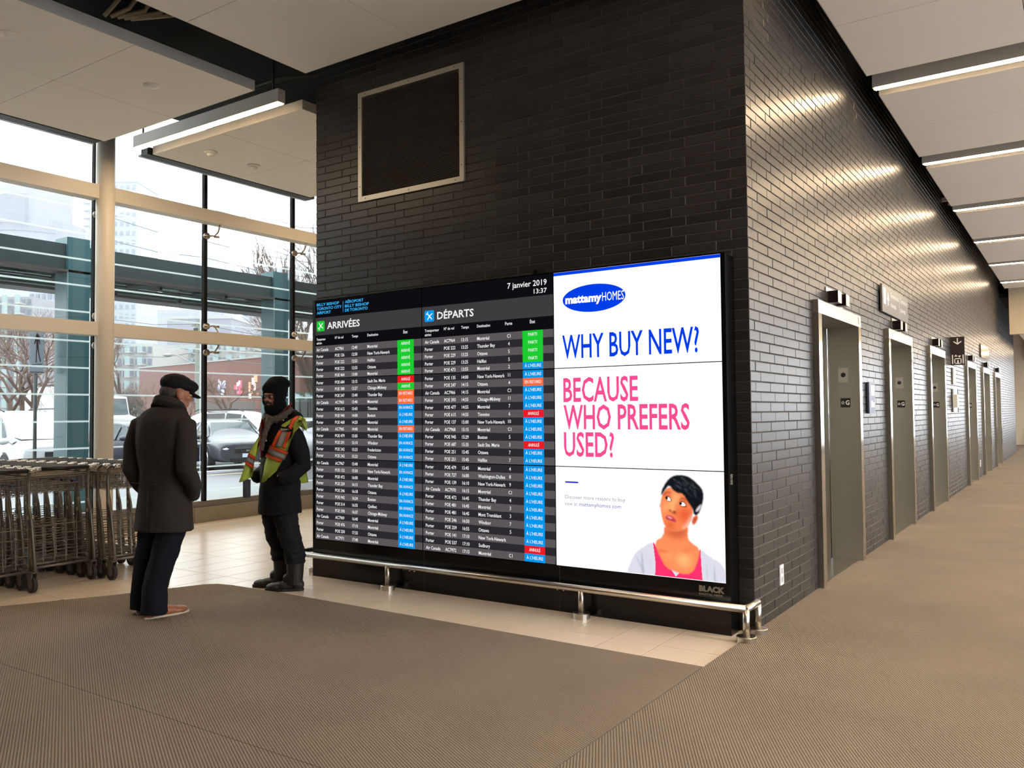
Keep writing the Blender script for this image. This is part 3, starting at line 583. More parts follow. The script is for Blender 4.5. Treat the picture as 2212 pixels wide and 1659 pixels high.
MB().use(BLACK).box(-.04, -.04, .0, .035, .03, .045).obj('body', t); MB().use(mat('lens', (6, 6, 8), .05)).tube([(0, -.04, .024), (0, -.048, .024)], .014, 12).obj('lens', t)
# ------------------------------------------------------------------ steel bumper rail in front of the display
t = empty('bumper_rail', (0, 0, 0), label='low brushed steel guard rail in front of the display wall', cat='rail')
RZ = .205; ry = -.262
MB().use(STEEL).tube([(-4.14, ry, RZ), (.028, ry, RZ)], .024, 20).obj('rail', t, True); MB().use(STEEL).tube([(.028, ry, RZ), (.028, -.03, RZ)], .024, 20).obj('end_rail', t, True)
MB().use(STEEL).tube([(-4.14, ry, RZ), (-4.14, .05, RZ)], .024, 20).obj('end_rail', t, True)
for (x, y) in ((-4.14, ry), (-4.14, .0), (-2.99, ry), (-1.155, ry), (.028, ry), (.028, -.03)):
    MB().use(STEEL).tube([(x, y, 0.03), (x, y, RZ)], .022, 18).obj('post', t, True)
    me = MB().use(STEEL).rings([(x, y, 0.0, .062, .062), (x, y, .036, .062, .062), (x, y, .04, .058, .058)], 28).obj('base_flange', t)
for x in (-2.75, -2.7, -1.35, -1.3): MB().use(STEEL).tube([(x, ry, RZ-.024), (x, ry, RZ-.032)], .006, 8).obj('screw', t)
# ------------------------------------------------------------------ elevators
FX = .045; ordn = ['nearest', 'second', 'third', 'fourth', 'fifth', 'farthest']
def star(cx, cz, r): return [(cx+(r if i % 2 == 0 else r*.45)*math.sin(i*PI/5), cz+(r if i % 2 == 0 else r*.45)*math.cos(i*PI/5)) for i in range(10)]
for i, y0 in enumerate(ELEV):
    y1 = y0+EW; d = empty('door_%d' % (i+1), (0, y0, 0), kind='structure')
    B('jamb', MIRROR, [(-.25, 0, 0, FX, .105, EH-.11)], d); B('jamb', MIRROR, [(-.25, EW-.105, 0, FX, EW, EH-.11)], d)
    B('jamb_side', DOORS, [(-.02, -.003, 0, FX-.002, .0, EH-.11)], d); B('jamb_face', DOORS, [(-.235, EW-.108, 0, FX-.004, EW-.105, EH-.11)], d)
    B('lintel', STEEL, [(-.25, 0, EH-.11, FX, EW, EH)], d)
    B('door_panel', DOORS, [(-.29, .06, .012, -.25, EW/2-.003, EH-.1)], d); B('door_panel', DOORS, [(-.29, EW/2+.003, .012, -.25, EW-.12, EH-.1)], d)
    B('door_gap', BLACK, [(-.3, EW-.13, 0, -.252, EW-.105, EH-.1)], d); B('sill', STEEL, [(-.3, .105, -.005, .0, EW-.105, .011)], d)
    B('shaft_back', BLACK, [(-.32, .0, 0, -.3, EW, EH)], d)
    if i < 4:
        y = EW-.108; mb = MB().use(BLACK); mb.box(-.135, y-.003, 1.475, -.045, y, 1.565)
        W = mat('white_print', (235, 235, 230), .5); mb.use(W); c0 = (-.113, 1.52)
        so = star(*c0, .02); si = star(*c0, .0125)
        for j in range(10): k2 = (j+1) % 10; mb.poly([(so[j][0], y-.0036, so[j][1]), (so[k2][0], y-.0036, so[k2][1]), (si[k2][0], y-.0036, si[k2][1]), (si[j][0], y-.0036, si[j][1])])
        text(mb, W, 'G', (-.088, y-.0036, 1.5), UX, UZ, .042, bold=.02); mb.obj('floor_plate', d)
        mb = MB().use(STEEL).box(-.15, y-.0015, 1.72, -.06, y, 1.86).use(BLACK).tube([(-.105, y, 1.79), (-.105, y-.008, 1.79)], .022, 20).use(mat('lens', (6, 6, 8), .05)).tube([(-.105, y-.008, 1.79), (-.105, y-.012, 1.79)], .012, 14); mb.obj('lens_plate', d)
    if i == 0: B('lintel_label', mat('grey_print', (130, 122, 108), .6), [(FX, EW-.115, EH-.085, FX+.002, EW-.095, EH-.02)], d)
    t = empty('hall_lantern', (0, y0+.42, 2.37), label='pair of black hall lantern lights on a steel plate above the %s elevator' % ordn[i], cat='lantern')
    B('plate', STEEL, [(0, 0, 0, .008, .60, .145)], t)
    for yy in (.06, .36): MB().use(mat('lantern_black', (20, 14, 14), .15)).box(.008, yy, .012, .09, yy+.13, .115).use(STEEL).box(.0901, yy, .012, .093, yy+.13, .115).obj('lantern', t)
def sign(name, lab, cat, y0, y1, z0, z1, xx, m, thick=.02):
    t = empty(name, (0, (y0+y1)/2, (z0+z1)/2), label=lab, cat=cat); B('board', m, [(xx-thick, -(y1-y0)/2, -(z1-z0)/2, xx, (y1-y0)/2, (z1-z0)/2)], t); return t
W = mat('white_print', (235, 235, 230), .5); SG = mat('grey_sign', (92, 92, 90), .3)
def yz(px, py): p = onx(px, py, .03); return p.y, p.z
ya, za = yz(1904, 612); yb, zb = yz(1960, 652); yc, zc = yz(1906, 672)
t = sign('direction_sign', 'grey direction sign with white lettering above the second elevator', 'sign', ya, yb, zc, za, .035, SG); hw = (yb-ya)/2
mb = MB().use(W); UY = (0, 1, 0)
mb.poly([(.0365, -hw+.07, -.06), (.0365, -hw+.2, -.06), (.0365, -hw+.2, .12), (.0365, -hw+.07, .12)]); mb.poly([(.0365, -hw+.26, .0), (.0365, -hw+.4, .0), (.0365, -hw+.33, .1)]); mb.poly([(.0365, -hw+.31, -.06), (.0365, -hw+.35, -.06), (.0365, -hw+.35, .01), (.0365, -hw+.31, .01)])
text(mb, W, 'Terminal and', (.0365, -hw+.48, .05), UY, UZ, .055, .5); text(mb, W, 'tunnels', (.0365, -hw+.48, -.06), UY, UZ, .055, .35)
text(mb, W, 'Terminal et', (.0365, -hw+1.1, .05), UY, UZ, .055, .48); text(mb, W, 'tunnels', (.0365, -hw+1.1, -.06), UY, UZ, .055, .35); mb.poly([(.0365, -hw+1.04, -.1), (.0365, -hw+1.05, -.1), (.0365, -hw+1.05, .12), (.0365, -hw+1.04, .12)])
mb.obj('lettering', t)
ya, za = yz(1877, 825); yb, zb = yz(1890, 829); yc, zc = yz(1880, 893)
t = sign('tall_notice', 'narrow grey notice plate with white panels between the first two elevators', 'sign', ya, yb, zc, za, .03, mat('blue_grey_plate', (62, 70, 88), .4)); h = (za-zc)/2; hw = (yb-ya)/2
mb = MB().use(W); mb.box(.03, -hw*.5, h*.15, .032, hw*.7, h*.8); mb.box(.03, -hw*.5, -h*.6, .032, hw*.1, -h*.2).box(.03, hw*.2, -h*.6, .032, hw*.7, -h*.3); mb.obj('print', t)
# projecting elevator pictogram sign
p0 = onx(2060, 728, .05); pz1 = p0.z; pz0 = onx(2060, 788, .05).z; py = p0.y; pxr = ony(2083, 730, py).x
t = empty('projecting_sign', (0, py, 0), label='black projecting sign with white arrow and elevator pictogram', cat='sign')
B('board', mat('brown_black_sign', (40, 28, 26), .4), [(.0, 0, pz0, pxr, .04, pz1)], t)
wd_ = pxr; hz_ = pz1-pz0; mb = MB().use(W); yy = -.003
def R_(a, b, c, d_): mb.poly([(a*wd_, yy, pz0+b*hz_), (c*wd_, yy, pz0+b*hz_), (c*wd_, yy, pz0+d_*hz_), (a*wd_, yy, pz0+d_*hz_)])
R_(.46, .76, .54, .95); mb.poly([(.5*wd_, yy, pz0+.72*hz_), (.8*wd_, yy, pz0+.82*hz_), (.76*wd_, yy, pz0+.85*hz_), (.5*wd_, yy, pz0+.77*hz_), (.24*wd_, yy, pz0+.85*hz_), (.2*wd_, yy, pz0+.82*hz_)])
for q in ((.08, .04, .16, .36), (.84, .04, .92, .36), (.24, .04, .76, .07), (.24, .21, .76, .24), (.24, .04, .31, .24), (.69, .04, .76, .24), (.45, .07, .56, .17)): R_(*q)
for cx, up in ((.36, 1), (.62, -1)): mb.poly([((cx-.12)*wd_, yy, pz0+(.30 if up > 0 else .33)*hz_), ((cx+.12)*wd_, yy, pz0+(.30 if up > 0 else .33)*hz_), (cx*wd_, yy, pz0+(.37 if up > 0 else .26)*hz_)][::up])
mb.obj('pictogram', t)
for (nm, lb, a, b_, c, m) in (('wall_notice', 'narrow cream notice below the projecting black sign', (2060, 794), (2064, 796), (2062, 830), W), ('wall_phone_plate', 'pale call plate with a navy strip below the narrow cream notice', (2060, 840), (2068, 842), (2065, 890), mat('pale_plate', (200, 204, 206), .4)), ('door_notice', 'orange tinted steel plate above the gap before the fifth elevator', (2119, 742), (2136, 752), (2121, 772), mat('glossy_plate', (190, 170, 140), .15, .9))):
    ya, za = yz(*a); yb, zb = yz(*b_); yc, zc = yz(*c); t = sign(nm, lb, 'sign', ya, yb, zc, za, .03, m)
    if nm == 'wall_phone_plate': B('navy_strip', mat('navy_plate', (34, 40, 66), .4), [(.03, (yb-ya)/2, -.2, .04, (yb-ya)/2+.1, .2)], t); B('handset', CREAM, [(.03, -.25, -.12, .08, -.05, .1)], t)
def outlet(y, z, lab):
    t = empty('power_outlet', (0, y, z), label=lab, cat='outlet'); B('cover_plate', W, [(0, -.04, -.07, .008, .04, .07)], t); B('socket', mat('outlet_grey', (170, 168, 164), .5), [(.008, -.018, -.05, .012, .018, -.01), (.008, -.018, .01, .012, .018, .05)], t)
outlet(.585, .28, 'white power outlet low on the brick near the corner'); outlet(14.8, .3, 'white power outlet between the fourth and fifth elevators')
p = onx(2042, 431, .05); t = empty('wall_camera', (0, p.y, p.z), label='small white camera bracket high on the elevator wall', cat='camera'); MB().use(CREAM).box(0, -.03, -.03, .12, .03, .03).obj('arm', t); MB().use(CREAM).tube([(.12, 0, -.03), (.12, 0, -.1)], .035, 12).obj('dome', t, True)
# end of the corridor
t = empty('light_box', (1.2, 33.4, 0), label='bright white lit panel at the far end of the corridor', cat='light box'); B('frame', BLACK, [(-.6, 0, 0, .3, .15, 2.9)], t); B('panel', emi('lit_panel', (250, 248, 255), 2.0), [(-.5, -.01, .7, -.15, 0, 2.8)], t); B('print_panel', emi('lit_magenta', (70, 12, 60), 1.0), [(-.14, -.01, .7, .25, 0, 2.8)], t)
t = empty('window_30', (0, 33.5, 0), kind='structure'); B('pane', mat('dark_glass', (38, 26, 28), .1), [(.0, -.02, 3.45, 5, 0, 4.3), (.0, -.02, .1, 1.7, 0, .6)], t); B('frame', CREAM, [(0, -.05, 3.35, 5.5, -.02, 3.45), (0, -.05, 4.3, 5.5, -.02, 4.4)], t)
# ------------------------------------------------------------------ outdoors: ground
GZ = -.15
tag(B('ground', mat('wet_asphalt', (84, 85, 90), .4, var=.2, vscale=.4), [(-420, -300, GZ-.2, -8.5, 420, GZ)]), kind='structure')
tag(B('ground', mat('yard_bounce_pale', (170, 172, 176), .8), [(5.9, -120, GZ-.2, 200, 160, GZ), (-8.5, -160, GZ-.2, 5.9, -12.2, GZ), (-8.5, 34, GZ-.2, 5.9, 160, GZ)]), kind='structure')  # unseen ground, made pale to brighten reflections on the elevator brick
tag(B('sidewalk', mat('pale_sidewalk', (128, 127, 126), .6, var=.12, vscale=1.2), [(-12.4, -40, GZ, -8.5, 60, GZ+.06)]), kind='structure')
tag(B('kerb', mat('snowy_kerb', (214, 214, 216), .7), [(-18.6, -60, GZ, -18.45, 80, GZ+.05)]), 'snowy white kerb line in front of the parked cars', 'kerb')
tag(B('road_line', mat('yellow_line', (214, 188, 120), .7), [(-17.7, -60, GZ, -17.6, 80, GZ+.004)]), 'yellow painted line along the road outside', 'road marking')
tag(B('verge', mat('winter_grass', (112, 96, 72), .9, var=.25, vscale=2), [(-60, -60, GZ, -38, 120, GZ+.35)]), kind='structure')
# canopy over the sidewalk
TEAL = mat('teal_cladding', (54, 88, 94), .35, var=.08, vscale=1); TEALD = mat('teal_steel', (36, 50, 53), .45)
CX = -11.5; cols_y = [1.588+4.135*i for i in (-2, -1, 0, 1, 2)]
xb = ony(118, 700, 1.588).x
cl = ['canopy column out of view', 'canopy column out of view, next to the left picture edge', 'teal clad canopy column seen left of the cream column', 'teal clad canopy column behind the guard in the black hat', 'teal clad canopy column hidden by the brick block']
for y, l in zip(cols_y, cl):
    t = empty('canopy_column', (CX, y, GZ), label=l, cat='column')
    for q in range(7):
        z0, z1 = q*.64, min(q*.64+.637, 4.49)
        B('cladding_panel', TEAL, [(-.02, .012, z0, 0, .44, z1)], t); B('cladding_panel', TEAL, [(xb-CX, 0, z0, -.022, .02, z1)], t)
    B('edge_strip', FRIT, [(-.02, -.001, 0, .002, .011, 3.95)], t); B('core', TEALD, [(xb-CX+.02, .022, 0, -.022, .43, 4.4)], t); B('bracket', STEEL, [(-.3, -.45, 4.17, -.1, .0, 4.23)], t)
t = empty('canopy', (0, 0, 0), label='teal steel canopy beam with glass roof along the sidewalk', cat='canopy')
B('beam', TEALD, [(-11.75, -14, 3.8, -11.55, 26, 4.215)], t); B('beam_flange', mat('brown_flange', (60,52,50), .6), [(-11.8, -14, 3.76, -11.5, 26, 3.8)], t)  # flange in plain dark brown
B('outer_beam', TEALD, [(-14.25, -14, 3.9, -14.0, 26, 4.03)], t); B('gutter', mat('gutter_grey', (120,118,116), .6), [(-14.8, -14, 3.86, -14.25, 26, 3.9)], t)
MB().use(glass('canopy_glass', (.80, .92, .90), 1)).prism([(-11.75, -14, 3.79), (-14.1, -14, 4.05), (-14.1, -14, 4.065), (-11.75, -14, 3.805)], (0, 40, 0)).obj('glass_roof', t)
for i in range(20):
    y = -12+1.378*i+.21; MB().use(TEALD).prism([(-11.75, y, 3.7), (-14.1, y, 3.97), (-14.1, y, 4.03), (-11.75, y, 3.77)], (0, .05, 0)).obj('rafter', t)
MB().use(BLACK).tube([(-12.8, -14, 3.86), (-12.8, 26, 3.86)], .025, 6).obj('pipe', t)
for y in (2.9, 4.2): MB().use(BLACK).tube([(-12.4, y, 3.8), (-12.4, y, 3.62)], .02, 6).rings([(-12.4, y, 3.6, .05, .05), (-12.4, y, 3.66, .05, .05)], 10).obj('canopy_lamp', t)
# pedestrian sign
pa = onx(64, 716, -12.); pb = onx(95, 720, -12.); pc = onx(61, 806, -12.)
t = empty('pedestrian_sign', (-12, (pa.y+pb.y)/2, GZ), label='white pedestrian sign with black walking figure on a grey post', cat='road sign')
MB().use(mat('galvanized', (84,90,92), .5, .4)).tube([(-.03, 0, 0), (-.03, 0, pa.z-GZ)], .028, 10).obj('post', t, True)
hw = (pb.y-pa.y)/2; z0 = pc.z-GZ; z1 = pa.z-GZ+.12; SW = mat('sign_white', (156,166,182), .5); SK = mat('sign_black', (60, 44, 52), .6)
B('plate', SW, [(-.002, -hw, z0, .004, hw, z1)], t)
mb = MB().use(SK); H_ = z1-z0
def sg(*pts): mb.poly([(.006, -hw+x*2*hw, z0+y*H_) for x, y in pts])
sg(*[(.44+.05*math.cos(a*PI/6), .9+.045*math.sin(a*PI/6)) for a in range(12)]); sg((.5, .84), (.72, .74), (.74, .68), (.6, .72), (.62, .55), (.46, .55), (.44, .72)); sg((.46, .8), (.3, .6), (.36, .59), (.52, .74)); sg((.66, .74), (.74, .6), (.69, .6), (.6, .68))
sg((.47, .56), (.56, .56), (.5, .4), (.5, .22), (.42, .22), (.44, .42)); sg((.52, .56), (.62, .56), (.66, .42), (.8, .25), (.73, .24), (.58, .42)); sg((.16, .18), (.86, .2), (.86, .185), (.16, .165)); sg((.02, .03), (.98, .035), (.98, .02), (.02, .015))
mb.obj('walking_figure', t)
# ------------------------------------------------------------------ cars
TYRE = mat('tyre', (26, 26, 28), .8); RIM = mat('rim_alloy', (190, 190, 196), .3, .8); CG = mat('car_glass', (44, 56, 60), .08, spec=.5); CGD = mat('car_glass_dark', (24, 27, 30), .08, spec=.5)
CHR = mat('chrome', (210, 210, 214), .15, 1); HL = mat('headlamp', (220, 224, 230), .1, coat=1); BPL = mat('black_plastic', (28, 28, 32), .5)
# station: x, half width, belt z, top z, half width at top, bottom z
SED = [(-2.4, .62, .62, .74, .5, .42), (-2.36, .78, .68, .95, .66, .3), (-2.0, .86, .8, 1.08, .7, .22), (-1.55, .88, .86, 1.12, .7, .2), (-.95, .9, .9, 1.42, .58, .2), (-.2, .91, .9, 1.47, .6, .2), (.45, .91, .9, 1.42, .58, .2), (1.15, .9, .9, 1.0, .72, .2), (1.8, .88, .84, .92, .7, .2), (2.25, .85, .78, .86, .7, .22), (2.4, .8, .7, .8, .66, .24), (2.43, .76, .66, .76, .6, .28)]
SUV = [(-2.4, .75, .8, 1.0, .6, .42), (-2.36, .86, .9, 1.3, .7, .35), (-2.15, .92, 1.0, 1.68, .66, .3), (-1.4, .94, 1.05, 1.76, .68, .28), (-.3, .95, 1.05, 1.78, .69, .28), (.45, .95, 1.05, 1.72, .67, .28), (1.25, .94, 1.04, 1.12, .78, .28), (1.9, .92, .95, 1.04, .74, .28), (2.25, .9, .9, 1.0, .72, .3), (2.4, .86, .84, .94, .68, .32), (2.43, .8, .78, .88, .62, .36)]
def car(name, st, paint, loc, heading, label, gl=CG, cab=(3, 4, 5, 6, 7), tall=0, rim=RIM, skip=()):
    """heading: world direction of the nose"""
    t = empty(name, (loc[0], loc[1], GZ), math.atan2(heading[1], heading[0]), label, 'car')
    mb = MB().use(paint); R = []
    for (x, wd, bz, tz, tw, z0) in st:
        s_ = [(x, wd*.96, z0), (x, wd, z0+.18), (x, wd, (z0+bz)/2+.1), (x, wd*.97, bz), (x, tw+(wd-tw)*.06, bz+(tz-bz)*.92), (x, tw*.8, tz), (x, tw*.3, tz+.015)]
        R.append(s_+[(a, -b, c) for a, b, c in s_[::-1]])
    n = len(R[0]); mb.v = [p for r in R for p in r]
    for i in range(len(R)-1):
        for j in range(n-1): a = i*n+j; mb.f.append((a, a+1, a+1+n, a+n)); mb.mi.append(0)
        mb.f.append((i*n+n-1, i*n, i*n+n, i*n+n+n-1)); mb.mi.append(0)
    mb.f.append(tuple(range(n))[::-1]); mb.f.append(tuple((len(R)-1)*n+j for j in range(n))); mb.mi += [0, 0]
    o = mb.obj('body', t, True); md = o.modifiers.new('sub', 'SUBSURF'); md.levels = md.render_levels = 1
    def pane(nm, pts, m, off=.012, ins=.9):
        c = sum((Vector(p) for p in pts), Vector())/len(pts); q = [c+(Vector(p)-c)*ins for p in pts]; nn = (q[1]-q[0]).cross(q[2]-q[0]).normalized()
        if nn.dot(c-Vector((c.x*.6, 0, .6))) < 0: nn = -nn
        MB().use(m).prism([tuple(p+nn*off) for p in q], tuple(nn*.006)).obj(nm, t)
    P = lambda i, j: R[i][j]
    f0, f1 = cab[-2], cab[-1]; mir = n-1
    pane('windshield', [P(f1, 4), P(f0, 4), P(f0, n-5), P(f1, n-5)], gl, .03, .93); b0, b1 = cab[0], cab[0]+1
    pane('rear_window', [P(b0, 4), P(b1, 4), P(b1, n-5), P(b0, n-5)], gl, .03, .9)
    for sd in (0, 1):
        J = (lambda j: j) if sd == 0 else (lambda j: n-1-j)
        for q in range(cab[0], cab[-1]):
            a, b = q, q+1
            if q == cab[0] and tall: pass
            pane('side_window', [P(a, J(3)), P(b, J(3)), P(b, J(4)), P(a, J(4))], gl, .015, .9)
    zb = st[f1][2]; wv_ = st[f1][1]
    for s_ in (1, -1):
        MB().use(paint).ball((st[f1][0]-.25, s_*(wv_+.1), zb+.08), (.09, .13, .085), u=10, w=6).obj('mirror', t, True)
        xw = st[-1][0]
        MB().use(BPL).box(xw-1.7, s_*.895-(.02), .62, xw-1.5, s_*.895+.02, .66).obj('handle', t)
        for xx in (-1.42, 1.42):
            MB().use(BPL).tube([(xx, s_*(wv_-.16), .34+tall*.04), (xx, s_*(wv_+.012), .34+tall*.04)], .39, 20).obj('wheel_arch', t)
            wh = MB().use(TYRE).tube([(xx, s_*(wv_-.17), .32+tall*.04), (xx, s_*(wv_+.02), .32+tall*.04)], .32+tall*.04, 22).obj('wheel', t, False)
            mb = MB().use(rim).tube([(xx, s_*(wv_+.02), .32+tall*.04), (xx, s_*(wv_+.03), .32+tall*.04)], .06, 10)
            for q in range(5):
                a = 2*PI*q/5; mb.prism([(xx+math.cos(a-.2)*.05, s_*(wv_+.03), .32+tall*.04+math.sin(a-.2)*.05), (xx+math.cos(a-.14)*.22, s_*(wv_+.03), .32+tall*.04+math.sin(a-.14)*.22), (xx+math.cos(a+.14)*.22, s_*(wv_+.03), .32+tall*.04+math.sin(a+.14)*.22), (xx+math.cos(a+.2)*.05, s_*(wv_+.03), .32+tall*.04+math.sin(a+.2)*.05)], (0, -.01*s_, 0))
            mb.tube([(xx+math.cos(2*PI*q/20)*.225, s_*(wv_+.025), .32+tall*.04+math.sin(2*PI*q/20)*.225) for q in range(21)], .016, 5, False); mb.obj('rim', wh)
        h = .64+tall*.16; MB().use(HL).ball((st[-2][0]-.1, s_*.6, h), (.14, .19, .075), u=12, w=6).obj('headlight', t, True)
        MB().use(mat('tail_red', (170, 24, 24), .3)).ball((st[1][0]+.03, s_*.66, .8+tall*.15), (.08, .14, .09), u=10, w=6).obj('tail_light', t, True)
        if tall: MB().use(BPL).tube([(-1.9, s_*.66, 1.76), (-1.7, s_*.68, 1.83), (.2, s_*.68, 1.83), (.45, s_*.64, 1.75)], .022, 6).obj('roof_rail', t)
    xg = st[-1][0]-.01; MB().use(BPL).box(xg-.08, -.36, .53+tall*.12, xg+.03, .36, .64+tall*.12).use(CHR).box(xg-.05, -.36, .645+tall*.12, xg+.035, .36, .66+tall*.12).box(xg, -.05, .56+tall*.12, xg+.04, .05, .61+tall*.12).obj('grille', t)
    MB().use(BPL).box(xg-.1, -.5, .27+tall*.08, xg+.02, .5, .36+tall*.08).obj('bumper_intake', t); MB().use(mat('plate_white', (200, 214, 236), .5)).box(xg+.02, -.15, .39+tall*.08, xg+.04, .15, .5+tall*.08).obj('license_plate', t)
    return t
SILV = mat('silver_grey_paint', (62, 63, 71), .35, .15, coat=.15); WHP = mat('white_paint', (176,176,182), .35, coat=.5); DKS = mat('dark_blue_grey_paint', (46, 50, 62), .35, .15, coat=.15)
toC = Vector((-fw.x, -fw.y, 0)).normalized(); rt = Vector((rv.x, rv.y, 0)).normalized()
def head(deg): a = math.radians(deg); d = toC*math.cos(a)+rt*math.sin(a); return (d.x, d.y)
def place_car(px, pyb, D, deg, ahead): 
    """px of a point 'ahead' metres in front of the car centre at depth D"""
    p = far(px, pyb, D); h = head(deg); return (p.x-h[0]*ahead, p.y-h[1]*ahead), h
def carat(name, st, paint, px, D, deg, ahead, label, **k): l, h = place_car(px, 900, D, deg, ahead); return car(name, st, paint, l, h, label, **k)
carat('car', SED, SILV, 532, 24.6, 34, 2.3, 'silver grey sedan parked behind the window between the two men')
carat('car', SED, DKS, 404, 24.5, 66, 2.3, 'dark blue grey sedan partly hidden by the man in the flat cap')
carat('car', SUV, WHP, 128, 20.5, 48, 2.3, 'white sport utility car at the left picture edge', tall=1)
carat('car', SUV, WHP, 640, 30.5, 66, 2.3, 'white sport utility car behind the silver sedan', tall=1, gl=CGD)
carat('car', SED, WHP, 722, 26.5, 30, 2.3, 'white car seen in the gap left of the display wall', gl=CGD)
# truck
p = far(232, 900, 46); h = head(60); t = empty('truck', (p.x, p.y, GZ), math.atan2(h[1], h[0]), 'white truck cab half hidden by the cream column', 'truck')
MB().use(WHP).prism([(-1.2, -1.1, .8), (1.0, -1.1, .8), (1.1, -1.1, 1.5), (.35, -1.1, 1.7), (.1, -1.1, 2.7), (-1.2, -1.1, 2.8)], (0, 2.2, 0)).obj('cab', t); MB().use(WHP).prism([(-6, -1.2, 1.0), (-1.4, -1.2, 1.0), (-1.4, -1.2, 3.3), (-6, -1.2, 3.3)], (0, 2.4, 0)).obj('cargo_box', t)
MB().use(CG).prism([(.4, -1.0, 1.72), (.16, -1.0, 2.6), (.18, -1.0, 2.6), (.42, -1.0, 1.72)], (0, 2.0, 0)).obj('windshield', t); B('side_window', CGD, [(-.7, -1.12, 1.7, .2, -1.1, 2.5)], t); MB().use(BPL).box(.5, -1.4, 1.5, .6, -1.2, 2.2).obj('mirror', t)
for xx in (-4.8, .2): MB().use(TYRE).tube([(xx, -1.15, .5), (xx, -.85, .5)], .5, 18).obj('wheel', t); MB().use(TYRE).tube([(xx, .85, .5), (xx, 1.15, .5)], .5, 18).obj('wheel', t)
# ------------------------------------------------------------------ buildings across the road
RZB = -YAW
def hz(px, y, D): return far(px, y, D).z-GZ
def block(name, label, px0, px1, ytop, D, m, dp=12, nx=6, nz=8, wm=None, ww=.5, wh=.5, y_lo=905, balc=None, sep=True, roof=None):
    p = far((px0+px1)/2, 900, D); wd = (px1-px0)/F*D; H_ = hz((px0+px1)/2, ytop, D)
    t = empty(name, (p.x, p.y, GZ), RZB, label, 'building'); B('wall', m, [(-wd/2, 0, 0, wd/2, dp, H_)], t)
    cw, ch = wd/nx, H_/nz; wm = wm or mat('far_window', (90,98,112), .3)
    me = MB().use(wm).box(-cw*ww/2, -.12, -ch*wh/2, cw*ww/2, .05, ch*wh/2).mesh('window')
    big = MB().use(wm)
    for i in range(nx):
        for j in range(nz):
            c = (-wd/2+(i+.5)*cw, 0, (j+.5)*ch)
            if sep: link('window', me, t, c)
            else: big.box(c[0]-cw*ww/2, -.12, c[2]-ch*wh/2, c[0]+cw*ww/2, .05, c[2]+ch*wh/2)
    if not sep: tag(big.obj('windows', t), kind='stuff')
    if balc:
        bm_ = MB().use(balc).box(-cw*.42, -1.3, -.1, cw*.42, 0, .1).use(mat('balcony_glass', (100,122,122), .2)).box(-cw*.42, -1.3, .1, cw*.42, -1.25, 1.05).mesh('balcony')
        for i in range(0, nx, 2):
            for j in range(nz): link('balcony', bm_, t, (-wd/2+(i+.5)*cw, 0, (j+.25)*ch))
    if roof: B('roof_edge', roof, [(-wd/2-.2, -.2, H_, wd/2+.2, dp, H_+.5)], t)
    return t, wd, H_
LAV = mat('lavender_concrete', (104,103,116), .8); OFFW = mat('offwhite_stucco', (136,134,132), .8); PALE = mat('pale_tower', (122,127,136), .7); RBR = mat('red_brown_brick', (96,56,48), .85, var=.12, vscale=.8); BWH = mat('balcony_white', (130,128,124), .7); WG = mat('window_grey_blue', (66,76,94), .3)
p = far(62, 900, 190); R_ = 81/F*190; t = empty('round_tower', (p.x, p.y, GZ), RZB, 'grey round office tower at the upper left beyond the canopy', 'building'); H_ = hz(70, 410, 190)
MB().use(LAV).rings([(0, 0, 0, R_, R_), (0, 0, H_, R_, R_)], 40).obj('drum', t); MB().use(mat('tower_band', (88,87,102), .7)).rings([(0, 0, H_*.8, R_+.3, R_+.3), (0, 0, H_*.83, R_+.3, R_+.3)], 40).obj('band', t); MB().use(mat('tower_band', (88,87,102), .7)).rings([(0, 0, H_*.66, R_+.3, R_+.3), (0, 0, H_*.68, R_+.3, R_+.3)], 40).obj('band', t)
B('recess', mat('tower_recess', (82,81,96), .7), [(-R_*.3, -R_-.5, H_*.83, R_*.45, -R_*.8, H_*.95)], t); B('side_block', LAV, [(R_*.8, -4, 0, R_*1.12, 6, H_*.86)], t)
t, wd, H_ = block('balcony_tower', 'white tower with curved balconies beside the dark window fin', 184, 214, 420, 230, PALE, nx=1, nz=30, sep=False, ww=.3, wh=.4)
for j in range(6, 30): MB().use(mat('balcony_grey', (104,108,118), .7)).rings([(-wd*.45, 1, H_/30*j, wd*.35, 2.4), (-wd*.4, 1, H_/30*j+.6, wd*.3, 2)], 12).obj('balcony', t)  # curved balconies in their own grey
block('tower', 'tall pale apartment tower just right of the cream column', 240, 293, 390, 200, PALE, nx=4, nz=26, wm=WG, sep=True, ww=.55, wh=.5, roof=mat('tower_roof', (98,104,114), .6))
block('tower', 'faint pale tower seen behind the middle window fin, left half', 385, 413, 520, 330, PALE, nx=3, nz=20, sep=False)
block('tower', 'faint pale tower right of the middle window fin', 413, 473, 518, 345, PALE, nx=5, nz=20, sep=False)
block('office_block', 'faint low office block left of the second teal canopy column', 530, 622, 574, 330, LAV, nx=6, nz=14, sep=False)
block('office_block', 'hazy grey block under the canopy right of the cream column', 292, 438, 668, 262, LAV, nx=10, nz=10, sep=False, ww=.7)
block('office_block', 'hazy grey block under the canopy left of the teal column', 442, 484, 664, 262, LAV, nx=4, nz=10, sep=False)
block('tower', 'hazy tower beside the second teal canopy column', 523, 565, 668, 230, PALE, nx=3, nz=16, sep=False)
block('hall_building', 'wide low hazy hall with flat roof behind the utility pole', 360, 500, 688, 150, LAV, nx=1, nz=1, ww=.01, wh=.01, roof=OFFW)
block('apartment_building', 'white apartment building with balconies behind the flat cap, left of the pole', 250, 330, 742, 110, OFFW, nx=6, nz=7, wm=WG, balc=BWH, ww=.6)
block('apartment_building', 'white apartment building with grey windows left of the utility pole', 330, 424, 745, 126, OFFW, nx=7, nz=7, wm=WG, balc=BWH, ww=.6)
